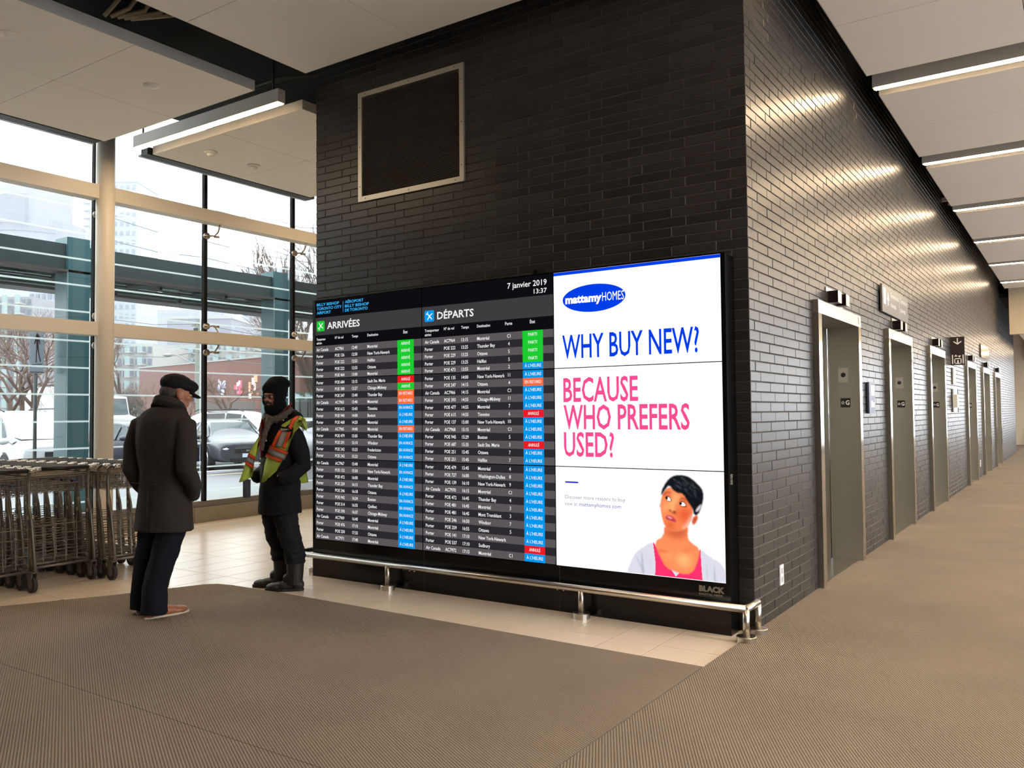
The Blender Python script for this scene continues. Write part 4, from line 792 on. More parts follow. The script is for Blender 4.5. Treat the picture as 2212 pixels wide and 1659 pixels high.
block('apartment_building', 'white apartment building with balconies right of the utility pole', 436, 566, 738, 120, OFFW, nx=9, nz=7, wm=WG, balc=BWH)
block('apartment_building', 'pale apartment building with balconies at the left edge behind the trees', -40, 68, 640, 105, mat('grey_stucco', (110,109,116), .8), nx=8, nz=13, wm=WG, balc=BWH)
block('apartment_building', 'hazy pale building behind the bare trees left of the teal column', 60, 150, 628, 125, PALE, nx=7, nz=13, wm=WG, ww=.6)
block('apartment_building', 'pale building far left behind the round tower', -150, -20, 600, 150, PALE, nx=8, nz=12, sep=False)
# long red brick shed with pale roof edge
a = far(300, 900, 96); b = far(740, 900, 60); d = (b-a); Ld = Vector((d.x, d.y, 0)).length; an = math.atan2(d.y, d.x)
t = empty('brick_shed', (a.x, a.y, GZ), an, 'long red brown building behind the trees across the road', 'building')
ha, hb = hz(300, 796, 96), hz(740, 756, 60)
MB().use(RBR).prism([(0, 0, 0), (Ld, 0, 0), (Ld, 0, hb), (0, 0, ha)], (0, 14, 0)).obj('wall', t); MB().use(OFFW).prism([(0, -.1, ha), (Ld, -.1, hb), (Ld, -.1, hb+.14), (0, -.1, ha+.14)], (0, 14, 0)).obj('roof_edge', t)
for (fx, c, c2) in ((.52, (206, 216, 234), (150, 160, 200)), (.60, (240, 200, 210), (220, 90, 120)), (.67, (246, 236, 230), (220, 150, 110))):
    m1 = mat('mural_%d' % int(fx*100), c, .7); m2 = mat('mural_b%d' % int(fx*100), c2, .7); mb = MB(); x = Ld*fx; hh = ha+(hb-ha)*fx
    for q in range(7): xx = x+random.uniform(-.9, .9); zz = hh*.55+random.uniform(-.6, .9); mb.use(m1 if q % 2 else m2).box(xx, -.03-.004*q, zz, xx+random.uniform(.25, .7), .0, zz+random.uniform(.25, .8))
    tag(mb.obj('mural', t), kind='stuff')
block('low_shed', 'grey low shed with a white band behind the silver sedan', 436, 500, 866, 54, mat('shed_grey', (96,90,88), .8), dp=5, nx=3, nz=1, ww=.8, wh=.2, wm=OFFW)
block('container', 'cream shipping container behind the first teal column', 84, 134, 850, 50, mat('cream_container', (150,145,132), .7), dp=3, nx=6, nz=1, ww=.06, wh=.9, wm=mat('container_rib', (128,123,112), .7))
t = tag(block('booth', 'grey glazed booth with green signs left of the display wall', 634, 700, 862, 42, mat('booth_grey', (110,113,120), .6), dp=3, nx=4, nz=2, ww=.86, wh=.8, wm=CG)[0])
for i, (px0, px1) in enumerate(((636, 656), (659, 680))):
    a = far(px0, 848, 41); b = far(px1, 864, 41); t = empty('green_sign', (a.x, a.y, b.z), RZB, ('green sign with white arrow circle on the booth, nearer the window fin', 'green sign on the booth nearest the display wall')[i], 'sign'); wd = (px1-px0)/F*41; h = a.z-b.z
    B('post', mat('fence_grey', (0, 0, 0)), [(wd*.45, .06, -(b.z-GZ), wd*.45+.06, .12, h)], t)
    B('board', mat('sign_green', (26,76,52), .5), [(0, 0, 0, wd, .05, h)], t); mb = MB().use(SW).box(wd*.02, -.01, h*.1, wd*.2, 0, h*.9).tube([(wd*.36, 0, h*.5), (wd*.36, -.02, h*.5)], h*.3, 14).box(wd*.55, -.01, h*.35, wd*.9, 0, h*.6); mb.obj('marking', t)
# fence along the verge
a = far(430, 900, 44); b = far(640, 900, 44); t = empty('rail_fence', (a.x, a.y, GZ), math.atan2(b.y-a.y, b.x-a.x), 'low pale rail fence along the far side of the road', 'fence'); Lf = (b-a).length
B('fence_rail', mat('fence_grey', (124,122,120), .6), [(-14, 0, .85, Lf+6, .05, .92)], t); B('fence_rail', mat('fence_grey', (0, 0, 0)), [(-14, 0, .45, Lf+6, .05, .5)], t)
pm = MB().use(mat('fence_grey', (0, 0, 0))).box(-.04, -.02, 0, .04, .07, .95).mesh('fence_post')
for i in range(14): link('fence_post', pm, t, (-14+(Lf+20)*i/13, 0, 0))
for i, (px, D) in enumerate(((268, 40), (280, 42), (449, 43))):
    p = far(px, 900, D); t = empty('bollard', (p.x, p.y, GZ), 0, ['pale yellow bollard behind the dark sedan, left one', 'pale yellow bollard left of the old man', 'small orange bollard beside the window fin behind the silver sedan'][i], 'bollard'); MB().use(mat('bollard_%d' % (i//2), (222, 196, 140) if i < 2 else (226, 110, 60), .6)).tube([(0, 0, 0), (0, 0, .8), (0, 0, .86)], [.09, .08, .03], 10).obj('shaft', t)
p = far(54, 900, 44); t = empty('wheelie_bin', (p.x, p.y, GZ), RZB, 'small blue bin under the tree at the left', 'bin'); MB().use(mat('bin_blue', (28,52,130), .5)).prism([(-.3, -.3, 0), (.3, -.3, 0), (.36, -.36, 1.2), (-.36, -.36, 1.2)], (0, .66, 0)).obj('body', t); B('lid', mat('bin_blue', (0, 0, 0)), [(-.38, -.4, 1.2, .38, .4, 1.28)], t)
# utility pole, arm lamp, banner
D_ = 42; p = far(429, 900, D_); t = empty('utility_pole', (p.x, p.y, GZ), RZB, 'grey utility pole with curved lamp arm behind the old man', 'pole')
MB().use(mat('pole_wood', (112,116,106), .8)).tube([(0, 0, 0), (0, 0, hz(429, 692, D_))], .14, 10).obj('shaft', t)
k = D_/F; zt = hz(429, 700, D_); B('cross_arm', mat('pole_wood', (0, 0, 0)), [(-.35, -.06, zt-.1, .35, .06, zt)], t); B('insulator_bracket', BLACK, [(-.2, -.2, zt-.5, .0, -.1, zt-.2)], t)
zl = hz(429, 786, D_); MB().use(OFFW).tube([(0, 0, zl), (-16*k, 0, zl+.05), (-28*k, 0, zl+9*k), (-48*k, 0, zl+20*k), (-62*k, 0, zl+22*k)], .035, 6).obj('lamp_arm', t); MB().use(OFFW).ball((-68*k, 0, zl+20*k), (.25, .1, .08), u=10, w=6).obj('lamp_head', t, True)
MB().use(OFFW).box(-8*k, -.02, hz(429, 870, D_), -5.5*k, .02, hz(429, 755, D_)).obj('conduit', t)
B('banner', mat('banner_blue', (34,88,150), .7), [(-16*k, -.01, hz(429, 862, D_), -8*k, .01, hz(429, 822, D_))], t)
mb = MB().use(mat('wire', (70,74,82), .6))
for (a, b, c) in (((240, 690), (429, 700), (700, 735)), ((240, 470), (440, 520), (700, 572)), ((250, 522), (440, 556), (700, 604)), ((440, 448), (600, 476), (700, 494)), ((600, 396), (660, 408), (700, 416)), ((290, 770), (429, 760), (600, 790))):
    pts = [far(*a, 44), far(*b, 42), far(*c, 36)]; mb.tube([pts[0], (pts[0]+pts[1])/2-Vector((0, 0, .15)), pts[1], (pts[1]+pts[2])/2-Vector((0, 0, .15)), pts[2]], .014, 4)
tag(mb.obj('overhead_wires'), 'thin overhead wires crossing the sky outside', 'wires')
# ------------------------------------------------------------------ bare trees
def tree(px, D, ytop, spread, seed, label, lean=0, depth=6, m=None, cat='tree', r0_=None):
    rnd = random.Random(seed); p = far(px, 900, D); H_ = hz(px, ytop, D); t = empty('bare_tree', (p.x, p.y, GZ), RZB, label, cat)
    m = m or mat('bark', (74,58,50), .9); tr = MB().use(m); br_ = MB().use(mat('twigs', (96,78,70), .9)); r0_ = r0_ or H_*.018
    def grow(mb, a, d, L_, r, lv):
        b_ = a+d*L_; mid = a+d*L_*.5+Vector((rnd.uniform(-1, 1), rnd.uniform(-1, 1), 0))*L_*.06
        mb.tube([a, mid, b_], [r, r*.85, r*.7], 5 if lv < 2 else 3, lv == 0)
        if lv >= depth: return
        for q in range(3 if lv < 4 else 2+(rnd.random() < .5)):
            ax = Vector((rnd.uniform(-1, 1), rnd.uniform(-1, 1), rnd.uniform(-.3, .3))).normalized(); nd = (Matrix.Rotation(rnd.uniform(.3, .75)*spread, 3, ax) @ d); nd.z += .08; nd.normalize()
            grow(br_ if lv >= 1 else tr, a+d*L_*rnd.uniform(.65, 1), nd, L_*rnd.uniform(.62, .82), r*.6, lv+1)
    grow(tr, Vector((0, 0, 0)), Vector((lean, 0, 1)).normalized(), H_*.3, r0_, 0)
    tr.obj('trunk', t, True); tag(br_.obj('branches', t), kind='stuff')
tree(72, 38, 590, 1.1, 3, 'big bare tree at the left between the sign post and teal column', depth=7); tree(20, 42, 600, 1.1, 5, 'bare tree at the left picture edge', depth=7); tree(48, 46, 620, 1.2, 8, 'bare low forked tree behind the blue bin', depth=6)
tree(262, 60, 640, .9, 11, 'bare tree just right of the cream column', depth=6); tree(300, 64, 790, 1.2, 12, 'bare tree left of the flat cap', depth=6); tree(330, 52, 800, 1.2, 14, 'bare shrubby tree right behind the flat cap', depth=6)
tree(492, 50, 770, 1.1, 15, 'bare tree with straight trunk behind the silver sedan', depth=6, r0_=.16); tree(545, 62, 800, 1.2, 16, 'bare tree left of the guard', depth=6); tree(408, 66, 800, 1.2, 21, 'bare tree behind the utility pole', depth=6)
tree(640, 56, 790, 1.1, 17, 'bare tree between the guard and the booth', depth=6); tree(676, 50, 560, .9, 18, 'tall bare tree next to the brick wall edge', depth=6); tree(690, 30, 395, .8, 22, 'tall bare tree whose twigs reach past the brick wall edge', lean=-.02, depth=6)
p = far(283, 900, 58); t = empty('evergreen_shrub', (p.x, p.y, GZ), RZB, 'dark grey green evergreen behind the dark sedan', 'shrub'); mb = MB().use(mat('evergreen', (52,58,57), .9, var=.3, vscale=3)); rnd = random.Random(4)
for i in range(260): z = rnd.uniform(.3, 3.0); rr = (1-(z/3.3))*1.5+.25; a = rnd.uniform(0, 2*PI); c = Vector((math.cos(a)*rr*rnd.uniform(.5, 1), math.sin(a)*rr, z)); mb.prism([c, c+Vector((rnd.uniform(-.3, .3), rnd.uniform(-.3, .3), -.1)), c+Vector((rnd.uniform(-.2, .2), 0, .35))], (.03, .03, 0))
tag(mb.obj('foliage', t), kind='stuff'); MB().use(mat('bark', (0, 0, 0))).tube([(0, 0, 0), (0, 0, 2.6)], [.12, .03], 6).obj('trunk', t)
# ------------------------------------------------------------------ winter haze beyond the road
HZ = bpy.data.materials.new('winter_haze'); HZ.use_nodes = True; nt = HZ.node_tree; nt.nodes.clear(); vs = nt.nodes.new('ShaderNodeVolumeScatter'); vo = nt.nodes.new('ShaderNodeOutputMaterial')
vs.inputs['Color'].default_value = (.96, .97, 1, 1); vs.inputs['Density'].default_value = .0013; vs.inputs['Anisotropy'].default_value = .2; nt.links.new(vs.outputs[0], vo.inputs['Volume'])
tag(B('haze', HZ, [(-415, -280, GZ+.5, -36, 415, 160)]), 'pale winter haze over the far side of the road', 'haze', kind='stuff')
# ------------------------------------------------------------------ baggage carts, nested in three rows
GAL = mat('worn_galvanized', (122, 116, 107), .45, .75, var=.15, vscale=20); GRIP = mat('black_grip', (20, 20, 22), .4); RUB = mat('worn_rubber', (52, 48, 45), .8); HUB = mat('hub_grey', (98, 94, 88), .5); TAGB = mat('blue_clip', (22, 28, 66), .4)
CW = .56
def make_cart():
    """local x = towards the pusher (handle side), y across"""
    t = empty('baggage_cart', (0, 0, 0), 0, 'baggage cart', 'baggage cart')
    h = CW/2
    for s in (-1, 1):
        y = s*(h-.02)
        MB().use(GAL).tube([(-.02, y, .17), (-.06, y, .55), (-.07, y, .9), (-.06, y, .985), (-.02, y*.97, 1.01), (.03, y*.9, 1.01)], .0145, 8).obj('upright', t, True)
        MB().use(GAL).tube([(-.065, y, .72), (-.02, y, .6), (.05, y*1.0, .2), (.03, y, .165)], .0145, 8).obj('brace', t, True)
        f = MB().use(HUB).prism([(-.05, y-.022, .17), (.05, y-.022, .17), (.02, y-.022, .055), (-.01, y-.022, .055)], (0, .005, 0)).prism([(-.05, y+.018, .17), (.05, y+.018, .17), (.02, y+.018, .055), (-.01, y+.018, .055)], (0, .005, 0)).box(-.05, y-.022, .165, .05, y+.023, .172).obj('caster_fork', t)
        MB().use(RUB).tube([(.005, y-.015, .068), (.005, y+.015, .068)], .068, 22).use(HUB).tube([(.005, y-.017, .068), (.005, y+.017, .068)], .036, 16).obj('wheel', f)
        MB().use(HUB).prism([(-.8, y*.8-.018, .15), (-.72, y*.8-.018, .15), (-.75, y*.8-.018, .06), (-.78, y*.8-.018, .06)], (0, .036, 0)).obj('caster_fork', t)
        MB().use(RUB).tube([(-.765, y*.8-.012, .055), (-.765, y*.8+.012, .055)], .055, 18).obj('wheel', t)
        MB().use(GAL).tube([(-.02, y, .175), (-.5, y*.9, .165), (-.86, y*.75, .15)], .012, 8).obj('base_tube', t, True)
    MB().use(GRIP).tube([(.03, -h*.72, 1.01), (.03, h*.72, 1.01)], .019, 12).obj('handle_grip', t, True)
    for s in (-1, 1): MB().use(mat('cart_chrome', (206, 204, 200), .25, .8)).tube([(.03, s*h*.74, 1.01), (.03, s*h*.93, 1.01)], .0195, 12).obj('handle_end', t, True)
    MB().use(TAGB).box(-.03, .08, .88, .02, .125, .9).obj('coin_clip', t)
    W_ = .0028; bk = MB().use(GAL); x0, x1, z0, z1 = -.42, -.06, .79, .95; hy = h-.035
    for z in (z0+.02, z0+.08, z1-.02, z1): bk.tube([(x1, -hy, z), (x0, -hy*.9, z), (x0, hy*.9, z), (x1, hy, z), (x1, -hy, z)], W_*1.3, 4, False)
    for i in range(15): y = -hy+2*hy*i/14; bk.tube([(x1, y, z1), (x1, y, z0+.02), (x1-.03, y, z0), (x0, y*.9, z0+.01), (x0, y*.9, z1)], W_, 3, False)
    for s in (-1, 1):
        for i in range(7): x = x0+(x1-x0)*(i+.5)/7; bk.tube([(x, s*hy*(.9+.1*(i+.5)/7), z1), (x, s*hy*(.9+.1*(i+.5)/7), z0+.01)], W_, 3, False)
    tag(bk.obj('wire_basket', t), kind='stuff')
    pl = MB().use(GAL)
    for z in (.24, .30, .37, .44, .52): pl.tube([(-.03, -hy, z), (-.06, hy, z)][0:1]+[(-.045, 0, z)]+[(-.03, hy, z)], W_*1.5, 4, False)
    for i in range(6): y = -hy+2*hy*i/5; pl.tube([(-.05, y, .56), (-.03, y, .2), (-.3, y*.9, .185), (-.85, y*.75, .17), (-.87, y*.7, .21)], W_*1.4, 3, False)
    for x in (-.2, -.38, -.56, -.74): pl.tube([(x, -hy*(1+x*.25), .18), (x, hy*(1+x*.25), .18)], W_*1.4, 4, False)
    pl.tube([(-.05, -hy, .3), (-.3, -hy*.6, .17)], W_*1.6, 4, False).tube([(-.05, hy, .3), (-.3, hy*.6, .17)], W_*1.6, 4, False)
    tag(pl.obj('wire_platform', t), kind='stuff')
    MB().use(mat('fence_sticker', (196, 170, 130), .6)).tube([(-.055, h-.02, .6), (-.057, h-.02, .63)], .0165, 8).obj('sticker', t)
    MB().use(GAL).tube([(-.02, -h+.02, .172), (-.02, h-.02, .172)], .012, 8).obj('cross_tube', t, True)
    return t
ROWS = [(-5.42, -2.17, 9, 'front row of carts, nearest the carpet'), (-5.56, -1.585, 10, 'middle row of carts'), (-5.36, -.99, 11, 'rear row of carts, behind the old man')]
cart0 = make_cart(); firstc = True; od = ['first', 'second', 'third', 'fourth', 'fifth', 'sixth', 'seventh', 'eighth', 'ninth', 'tenth', 'eleventh']
for ri, (x, y, n, lab) in enumerate(ROWS):
    for i in range(n):
        o = cart0 if firstc else copy_tree(cart0); firstc = False
        o.location = (x-.185*i-random.uniform(0, .012), y+random.uniform(-.006, .006), 0); o['group'] = 'nested baggage carts by the window'
        o['label'] = 'grey wire baggage cart, %s from the carpet end in the %s' % (od[i], ('nearest row', 'middle row', 'row behind the old man')[ri])
# ------------------------------------------------------------------ people
def organic(name, mb, parent, voxel=.008, sm=6, wr=0, ws=8, seed=0, cut=None, flat=0, wdir=(1, 1, 1)):
    """one continuous skin around overlapping closed shapes"""
    me = mb.mesh(name); o = bpy.data.objects.new(name, me); COL.objects.link(o)
    r = o.modifiers.new('r', 'REMESH'); r.mode = 'VOXEL'; r.voxel_size = voxel
    s = o.modifiers.new('s', 'SMOOTH'); s.iterations = sm; s.factor = .5
    dg = bpy.context.evaluated_depsgraph_get(); dg.update(); m2 = bpy.data.meshes.new_from_object(o.evaluated_get(dg)); bpy.data.objects.remove(o)
    m2.name = name; m2.materials.clear()
    for m in mb.mats: m2.materials.append(m)
    if len(mb.mats) > 1:
        bv = BVHTree.FromPolygons([Vector(v) for v in mb.v], mb.f)
        for p in m2.polygons: q = bv.find_nearest(p.center); p.material_index = mb.mi[q[2]] if q[2] is not None else 0
    if wr:
        ns_ = [v.normal.copy() for v in m2.vertices]
        for v, nn in zip(m2.vertices, ns_):
            c = Vector((v.co.x*wdir[0], v.co.y*wdir[1], v.co.z*wdir[2]))*ws+Vector((seed, 0, 0))
            v.co += nn*wr*(noise.noise(c)+.5*noise.noise(c*2.1))
    if cut:
        bm = bmesh.new(); bm.from_mesh(m2); bmesh.ops.delete(bm, geom=[v for v in bm.verts if cut(v.co)], context='VERTS'); bm.to_mesh(m2); bm.free()
    m2.update(); m2.shade_smooth(); return link(name, m2, parent)
def hand(mb, c, d, up, s=1):
    """relaxed hand: palm plus five bent fingers. c wrist, d direction of the fingers, up palm normal"""
    c = Vector(c); d = Vector(d).normalized(); n = Vector(up).normalized(); x = d.cross(n).normalized()*s
    mb.tube([c, c+d*.05, c+d*.09], [.024, .034, .03], 8)
    for i, (o_, L_) in enumerate(((-.03, .07), (-.01, .08), (.01, .075), (.03, .06))):
        a = c+d*.08+x*o_; mb.tube([a, a+d*L_*.5+n*.004, a+d*L_*.85-n*.02, a+d*L_*.9-n*.04], [.0095, .009, .0085, .007], 6)
    a = c+d*.03-x*.03; mb.tube([a, a-x*.025+d*.03, a-x*.03+d*.06-n*.012], [.012, .011, .009], 6)
def headparts(mb, M, jaw=1.0):
    mb.ball((0, -.012, .03), (.076, .096, .088), M).ball((0, .022, -.02), (.062, .07, .08), M).ball((0, .035, -.075), (.045*jaw, .05, .038), M).ball((0, .0, -.05), (.06*jaw, .06, .05), M)
    T_ = lambda p: M @ Vector(p)
    mb.tube([T_((0, .085, .012)), T_((0, .104, -.015)), T_((0, .106, -.026))], [.009, .013, .012], 8); mb.ball((.012, .093, -.03), (.009, .01, .007), M, 8, 6).ball((-.012, .093, -.03), (.009, .01, .007), M, 8, 6)
    mb.ball((0, .083, .028), (.045, .016, .012), M, 12, 6)
    mb.ball((0, .082, -.056), (.024, .013, .007), M, 10, 6).ball((0, .08, -.066), (.021, .013, .007), M, 10, 6)
    for s in (-1, 1): mb.ball((s*.08, -.008, -.008), (.012, .023, .036), M, 10, 8).ball((s*.045, .055, -.02), (.026, .026, .022), M, 10, 6)
SKIN1 = mat('skin_ruddy', (168, 116, 92), .55, var=.1, vscale=14); SKIN2 = mat('skin_brown', (136, 88, 62), .5, var=.1, vscale=14)
WOOL = mat('dark_brown_wool', (50, 45, 41), .95, var=.18, vscale=160, bump=.4, bscale=300, spec=.2); NAVY = mat('navy_trousers', (19, 21, 29), .9, spec=.2); LEATH = mat('tan_leather', (146, 92, 66), .4, var=.1); SOLE = mat('cream_sole', (196, 182, 160), .7)
CAPM = mat('black_cap', (24, 23, 25), .85, spec=.2); HAIR = mat('dark_grey_hair', (58, 52, 48), .8)
def shoe(par, name, ankle, toe, m, sole, L_=.29, w_=.048, hgt=.1, tall=0):
    a = Vector(ankle); d = Vector(toe)-a; d.z = 0; an = math.atan2(d.y, d.x)-PI/2; M = Matrix.Translation((a.x, a.y, 0)) @ Matrix.Rotation(an, 4, 'Z')
    mb = MB().use(m); b = -.07
    mb.ball((0, b+.045, .05), (w_*.8, .055, .05), M).ball((0, b+L_*.5, .042), (w_*.9, .1, .038), M).ball((0, b+L_*.76, .034), (w_*1.04, .072, .032), M).ball((0, .0, .075), (w_*.85, .06, .05), M)
    if tall:
        mb.tube([M @ Vector((0, .0, .05)), M @ Vector((0, -.005, .16)), M @ Vector((0, -.005, tall))], [w_*1.15, w_*1.25, w_*1.35], 14); mb.ball((0, .05, .1), (w_*.8, .05, .045), M)
    o = organic(name, mb, par, .006, 4)
    q = [(math.cos(t)*w_*(1.05 if math.sin(t) > 0 else .85), (b+L_*.5)+math.sin(t)*(L_*.5+.008)) for t in [2*PI*i/28 for i in range(28)]]
    MB().use(sole).prism([tuple(M @ Vector((x, y, .0))) for x, y in q], (0, 0, .022)).obj('sole', o)
    return o, M
# ---- the old man in the flat cap, seen from behind
def local(c, yaw): return Matrix.Translation(c) @ Matrix.Rotation(-yaw, 4, 'Z')
man_c = Vector((-3.805, -1.77, 0)); my = math.radians(-10)
man = empty('person', man_c, -my, 'man in black flat cap, dark brown coat and navy trousers, seen from behind', 'person')
ML = local(man_c, my).inverted(); w2 = lambda p: ML @ Vector(p)
fR = w2((-3.735, -1.895, 0)); fL = w2((-3.94, -1.85, 0))
HM = Matrix.Translation((.04, .075, 1.622)) @ Matrix.Rotation(math.radians(-30), 4, 'Z') @ Matrix.Rotation(math.radians(-12), 4, 'X') @ Matrix.Scale(1.1, 4)
mb = MB().use(SKIN1); headparts(mb, HM, 1.12)
for s_ in (-1, 1): mb.ball((s_*.087, .004, -.014), (.014, .026, .036), HM, 12, 8).ball((s_*.085, .01, .004), (.015, .02, .02), HM, 10, 6)
mb.tube([(0, -.02, 1.42), (.01, .0, 1.5), (.025, .045, 1.6)], [.07, .062, .06], 12)
mb.rings([(0, 0, .82, .15, .11), (0, 0, 1.0, .15, .105), (0, -.01, 1.25, .17, .11), (0, -.015, 1.38, .16, .09), (0, -.01, 1.46, .07, .06)])
for s in (-1, 1):
    f = fR if s > 0 else fL
    mb.tube([(s*.15, 0, 1.38), (s*.285, -.07, 1.06), (s*.272, 0, .95), (s*.2, .06, .87)], [.045, .04, .036, .03], 10); hand(mb, (s*.19, .06, .87), (-.6*s, -.1, -.8), (s, 0, 0), s); mb.tube([(s*.08, 0, .86), (f.x*.6+s*.04, f.y*.5, .45), (f.x, f.y, .1)], [.09, .06, .045], 10)
    mb.ball((f.x, f.y+.02, .055), (.03, .05, .03))
organic('body', mb, man, .007, 3)
for s in (-1, 1): MB().use(mat('eye', (220, 214, 208), .3)).ball((s*.03, .081, .005), .011, HM, 8, 6).obj('eye', man)
mb = MB().use(HAIR).ball((0, -.042, -.005), (.078, .076, .062), HM).ball((0, -.06, -.03), (.06, .05, .04), HM); organic('hair', mb, man, .006, 3, .002, 90)
mb = MB().use(CAPM).ball((0, -.016, .058), (.09, .112, .072), HM).ball((0, .0, .05), (.094, .112, .04), HM).ball((0, .03, .06), (.085, .10, .05), HM).ball((0, .1, .03), (.062, .055, .013), HM @ Matrix.Rotation(math.radians(-12), 4, 'X'))
organic('flat_cap', mb, man, .006, 4, .002, 20)
mb = MB().use(WOOL).rings([(0, -.01, .615, .232, .175), (0, -.01, .72, .228, .168), (0, -.005, .9, .208, .15), (0, -.005, 1.02, .2, .142), (0, -.01, 1.15, .225, .15), (.005, -.02, 1.28, .246, .15), (.008, -.024, 1.38, .246, .138), (.008, -.022, 1.435, .228, .13), (.008, -.018, 1.48, .175, .115), (.012, -.005, 1.515, .12, .1), (.015, .0, 1.53, .09, .08)], 28)
for s in (-1, 1):
    mb.tube([(s*.15, -.015, 1.415), (s*.218, -.022, 1.385), (s*.262, -.05, 1.22), (s*.274+.008, -.07, 1.06), (s*.262+.008, .0, .95), (s*.205, .06, .86)], [.06, .08, .076, .068, .064, .056], 14)
co = organic('coat', mb, man, .008, 5, .007, 9, 3, wdir=(1, 1, .45))
mb = MB().use(WOOL)
for dz, rr in ((0, .112), (.028, .102), (.05, .094)): mb.tube([(.02+rr*math.cos(a), .02+rr*math.sin(a), 1.495+dz-.045*math.sin(a)) for a in [2*PI*i/20 for i in range(21)]], .02, 8); organic('collar', mb, man, .006, 3, .002, 30)
MB().use(mat('coat_seam', (40, 36, 34), .95)).tube([(-.2, -.125, .965), (-.1, -.152, .962), (0, -.158, .96), (.1, -.154, .962), (.19, -.13, .965)], .003, 5).obj('coat_belt_seam', man); MB().use(MATS['coat_seam']).tube([(.0, -.16, .93), (.01, -.175, .75), (.02, -.186, .62)], .003, 5).obj('coat_vent', man)
mb = MB().use(NAVY)
for f, s in ((fR, 1), (fL, -1)):
    mb.tube([(s*.085, .0, .84), (s*.095, .0, .7), (f.x*.6+s*.04, f.y*.5, .45), (f.x, f.y, .22), (f.x, f.y-.0, .1), (f.x, f.y+.0, .04)], [.115, .108, .094, .088, .09, .094], 16)
mb.ball((0, 0, .84), (.17, .12, .1)); organic('trousers', mb, man, .008, 4, .008, 13, 9, wdir=(1, 1, .8))
shoe(man, 'shoe', fR, w2((-3.70, -1.6, 0)), LEATH, SOLE, .325); shoe(man, 'shoe', fL, w2((-4.08, -1.6, 0)), LEATH, SOLE)
# ---- the guard in a black winter coat with a safety vest
gc = Vector((-3.775, -.72, 0)); gy = math.radians(190)
gd = empty('person', gc, -gy, 'man in black knit hat and balaclava wearing a yellow and orange safety vest', 'person')
GL = local(gc, gy); GLi = GL.inverted(); wl_ = lambda p: GLi @ Vector(p)
HG = Matrix.Translation((-.01, .06, 1.60)) @ Matrix.Rotation(math.radians(24), 4, 'Z') @ Matrix.Rotation(math.radians(-2), 4, 'X')
KNIT = mat('black_knit', (14, 14, 16), .95, spec=.15, bump=.6, bscale=220); COATB = mat('black_coat', (15, 15, 18), .85, spec=.25, var=.2, vscale=20); PANTB = mat('black_work_trousers', (20, 21, 25), .8, spec=.25)
mb = MB().use(SKIN2); headparts(mb, HG, .95)
mb.tube([(0, -.01, 1.4), (0, .02, 1.5), (-.005, .04, 1.57)], [.065, .058, .056], 12)
mb.rings([(0, 0, .8, .14, .1), (0, 0, 1.0, .14, .1), (0, -.01, 1.2, .16, .1), (0, -.01, 1.36, .15, .085), (0, 0, 1.44, .065, .055)])
gR = wl_((-3.62, -.70, 0)); gL = wl_((-3.83, -.66, 0))
for s in (-1, 1):
    f = gR if s < 0 else gL
    mb.tube([(s*.15, 0, 1.35), (s*.252, -.058, 1.04), (s*.225, .02, .965), (s*.17, .07, .93)], [.045, .04, .034, .028], 10); hand(mb, (s*.16, .06, .93), (-1*s, -.5, -.3), (0, 0, 1), s); mb.tube([(s*.08, 0, .84), (f.x*.7+s*.03, f.y*.5+.01, .48), (f.x, f.y, .2), (f.x, f.y, .12)], [.085, .058, .042, .04], 10)
organic('body', mb, gd, .006, 3)
for s in (-1, 1): MB().use(mat('eye', (0, 0, 0))).ball((s*.03, .083, .005), .0105, HG, 8, 6).use(mat('pupil', (30, 18, 14), .2)).ball((s*.03, .0905, .005), .005, HG, 8, 6).obj('eye', gd)
mb = MB().use(mat('moustache', (24, 18, 16), .9)).ball((0, .095, -.043), (.03, .009, .008), HG, 12, 6).ball((.03, .086, -.053), (.01, .008, .014), HG, 8, 6).ball((-.03, .086, -.053), (.01, .008, .014), HG, 8, 6); organic('moustache', mb, gd, .003, 2, .001, 200)
mb = MB().use(mat('goggle_frame', (20, 18, 18), .3))
for s in (-1, 1): mb.tube([HG @ Vector((s*.034+math.cos(a*PI/8)*.024, .101-abs(math.cos(a*PI/8))*.004, .006+math.sin(a*PI/8)*.016)) for a in range(17)], .0018, 5, False); mb.tube([HG @ Vector((s*.058, .098, .01)), HG @ Vector((s*.078, .03, .006))], .0018, 5)
mb.tube([HG @ Vector((-.01, .102, .01)), HG @ Vector((.01, .102, .01))], .0018, 5); mb.use(glass('spectacle_lens', (.55, .6, .6), .25)); 
for s in (-1, 1): mb.poly([HG @ Vector((s*.034+math.cos(a*PI/8)*.023, .1, .006+math.sin(a*PI/8)*.015)) for a in range(16)])
mb.obj('spectacles', gd)
HGi = HG.inverted()
def facecut(co): p = HGi @ co; return p.y > .045 and abs(p.x) < .052-.15*max(0, -.02-p.z) and -.062 < p.z < .042
mb = MB().use(KNIT).ball((0, -.01, .035), (.094, .112, .1), HG).ball((0, .01, -.02), (.1, .09, .088), HG).ball((0, .045, -.085), (.062, .062, .045), HG).ball((0, .01, -.1), (.085, .075, .05), HG).ball((0, -.03, -.07), (.085, .08, .07), HG)
organic('balaclava', mb, gd, .006, 3, .002, 25, cut=facecut)
mb = MB().use(KNIT).ball((0, -.012, .07), (.1, .118, .085), HG).ball((0, -.05, .115), (.095, .1, .064), HG).ball((0, -.125, .11), (.062, .055, .052), HG).ball((0, -.008, .05), (.099, .106, .035), HG)
organic('knit_hat', mb, gd, .006, 3, .003, 22, cut=lambda co: (HGi @ co).z < .028)
CAMO = mat('patterned_scarf', (78, 68, 58), .95, var=.6, vscale=60); REDL = mat('red_lining', (140, 28, 40), .8)
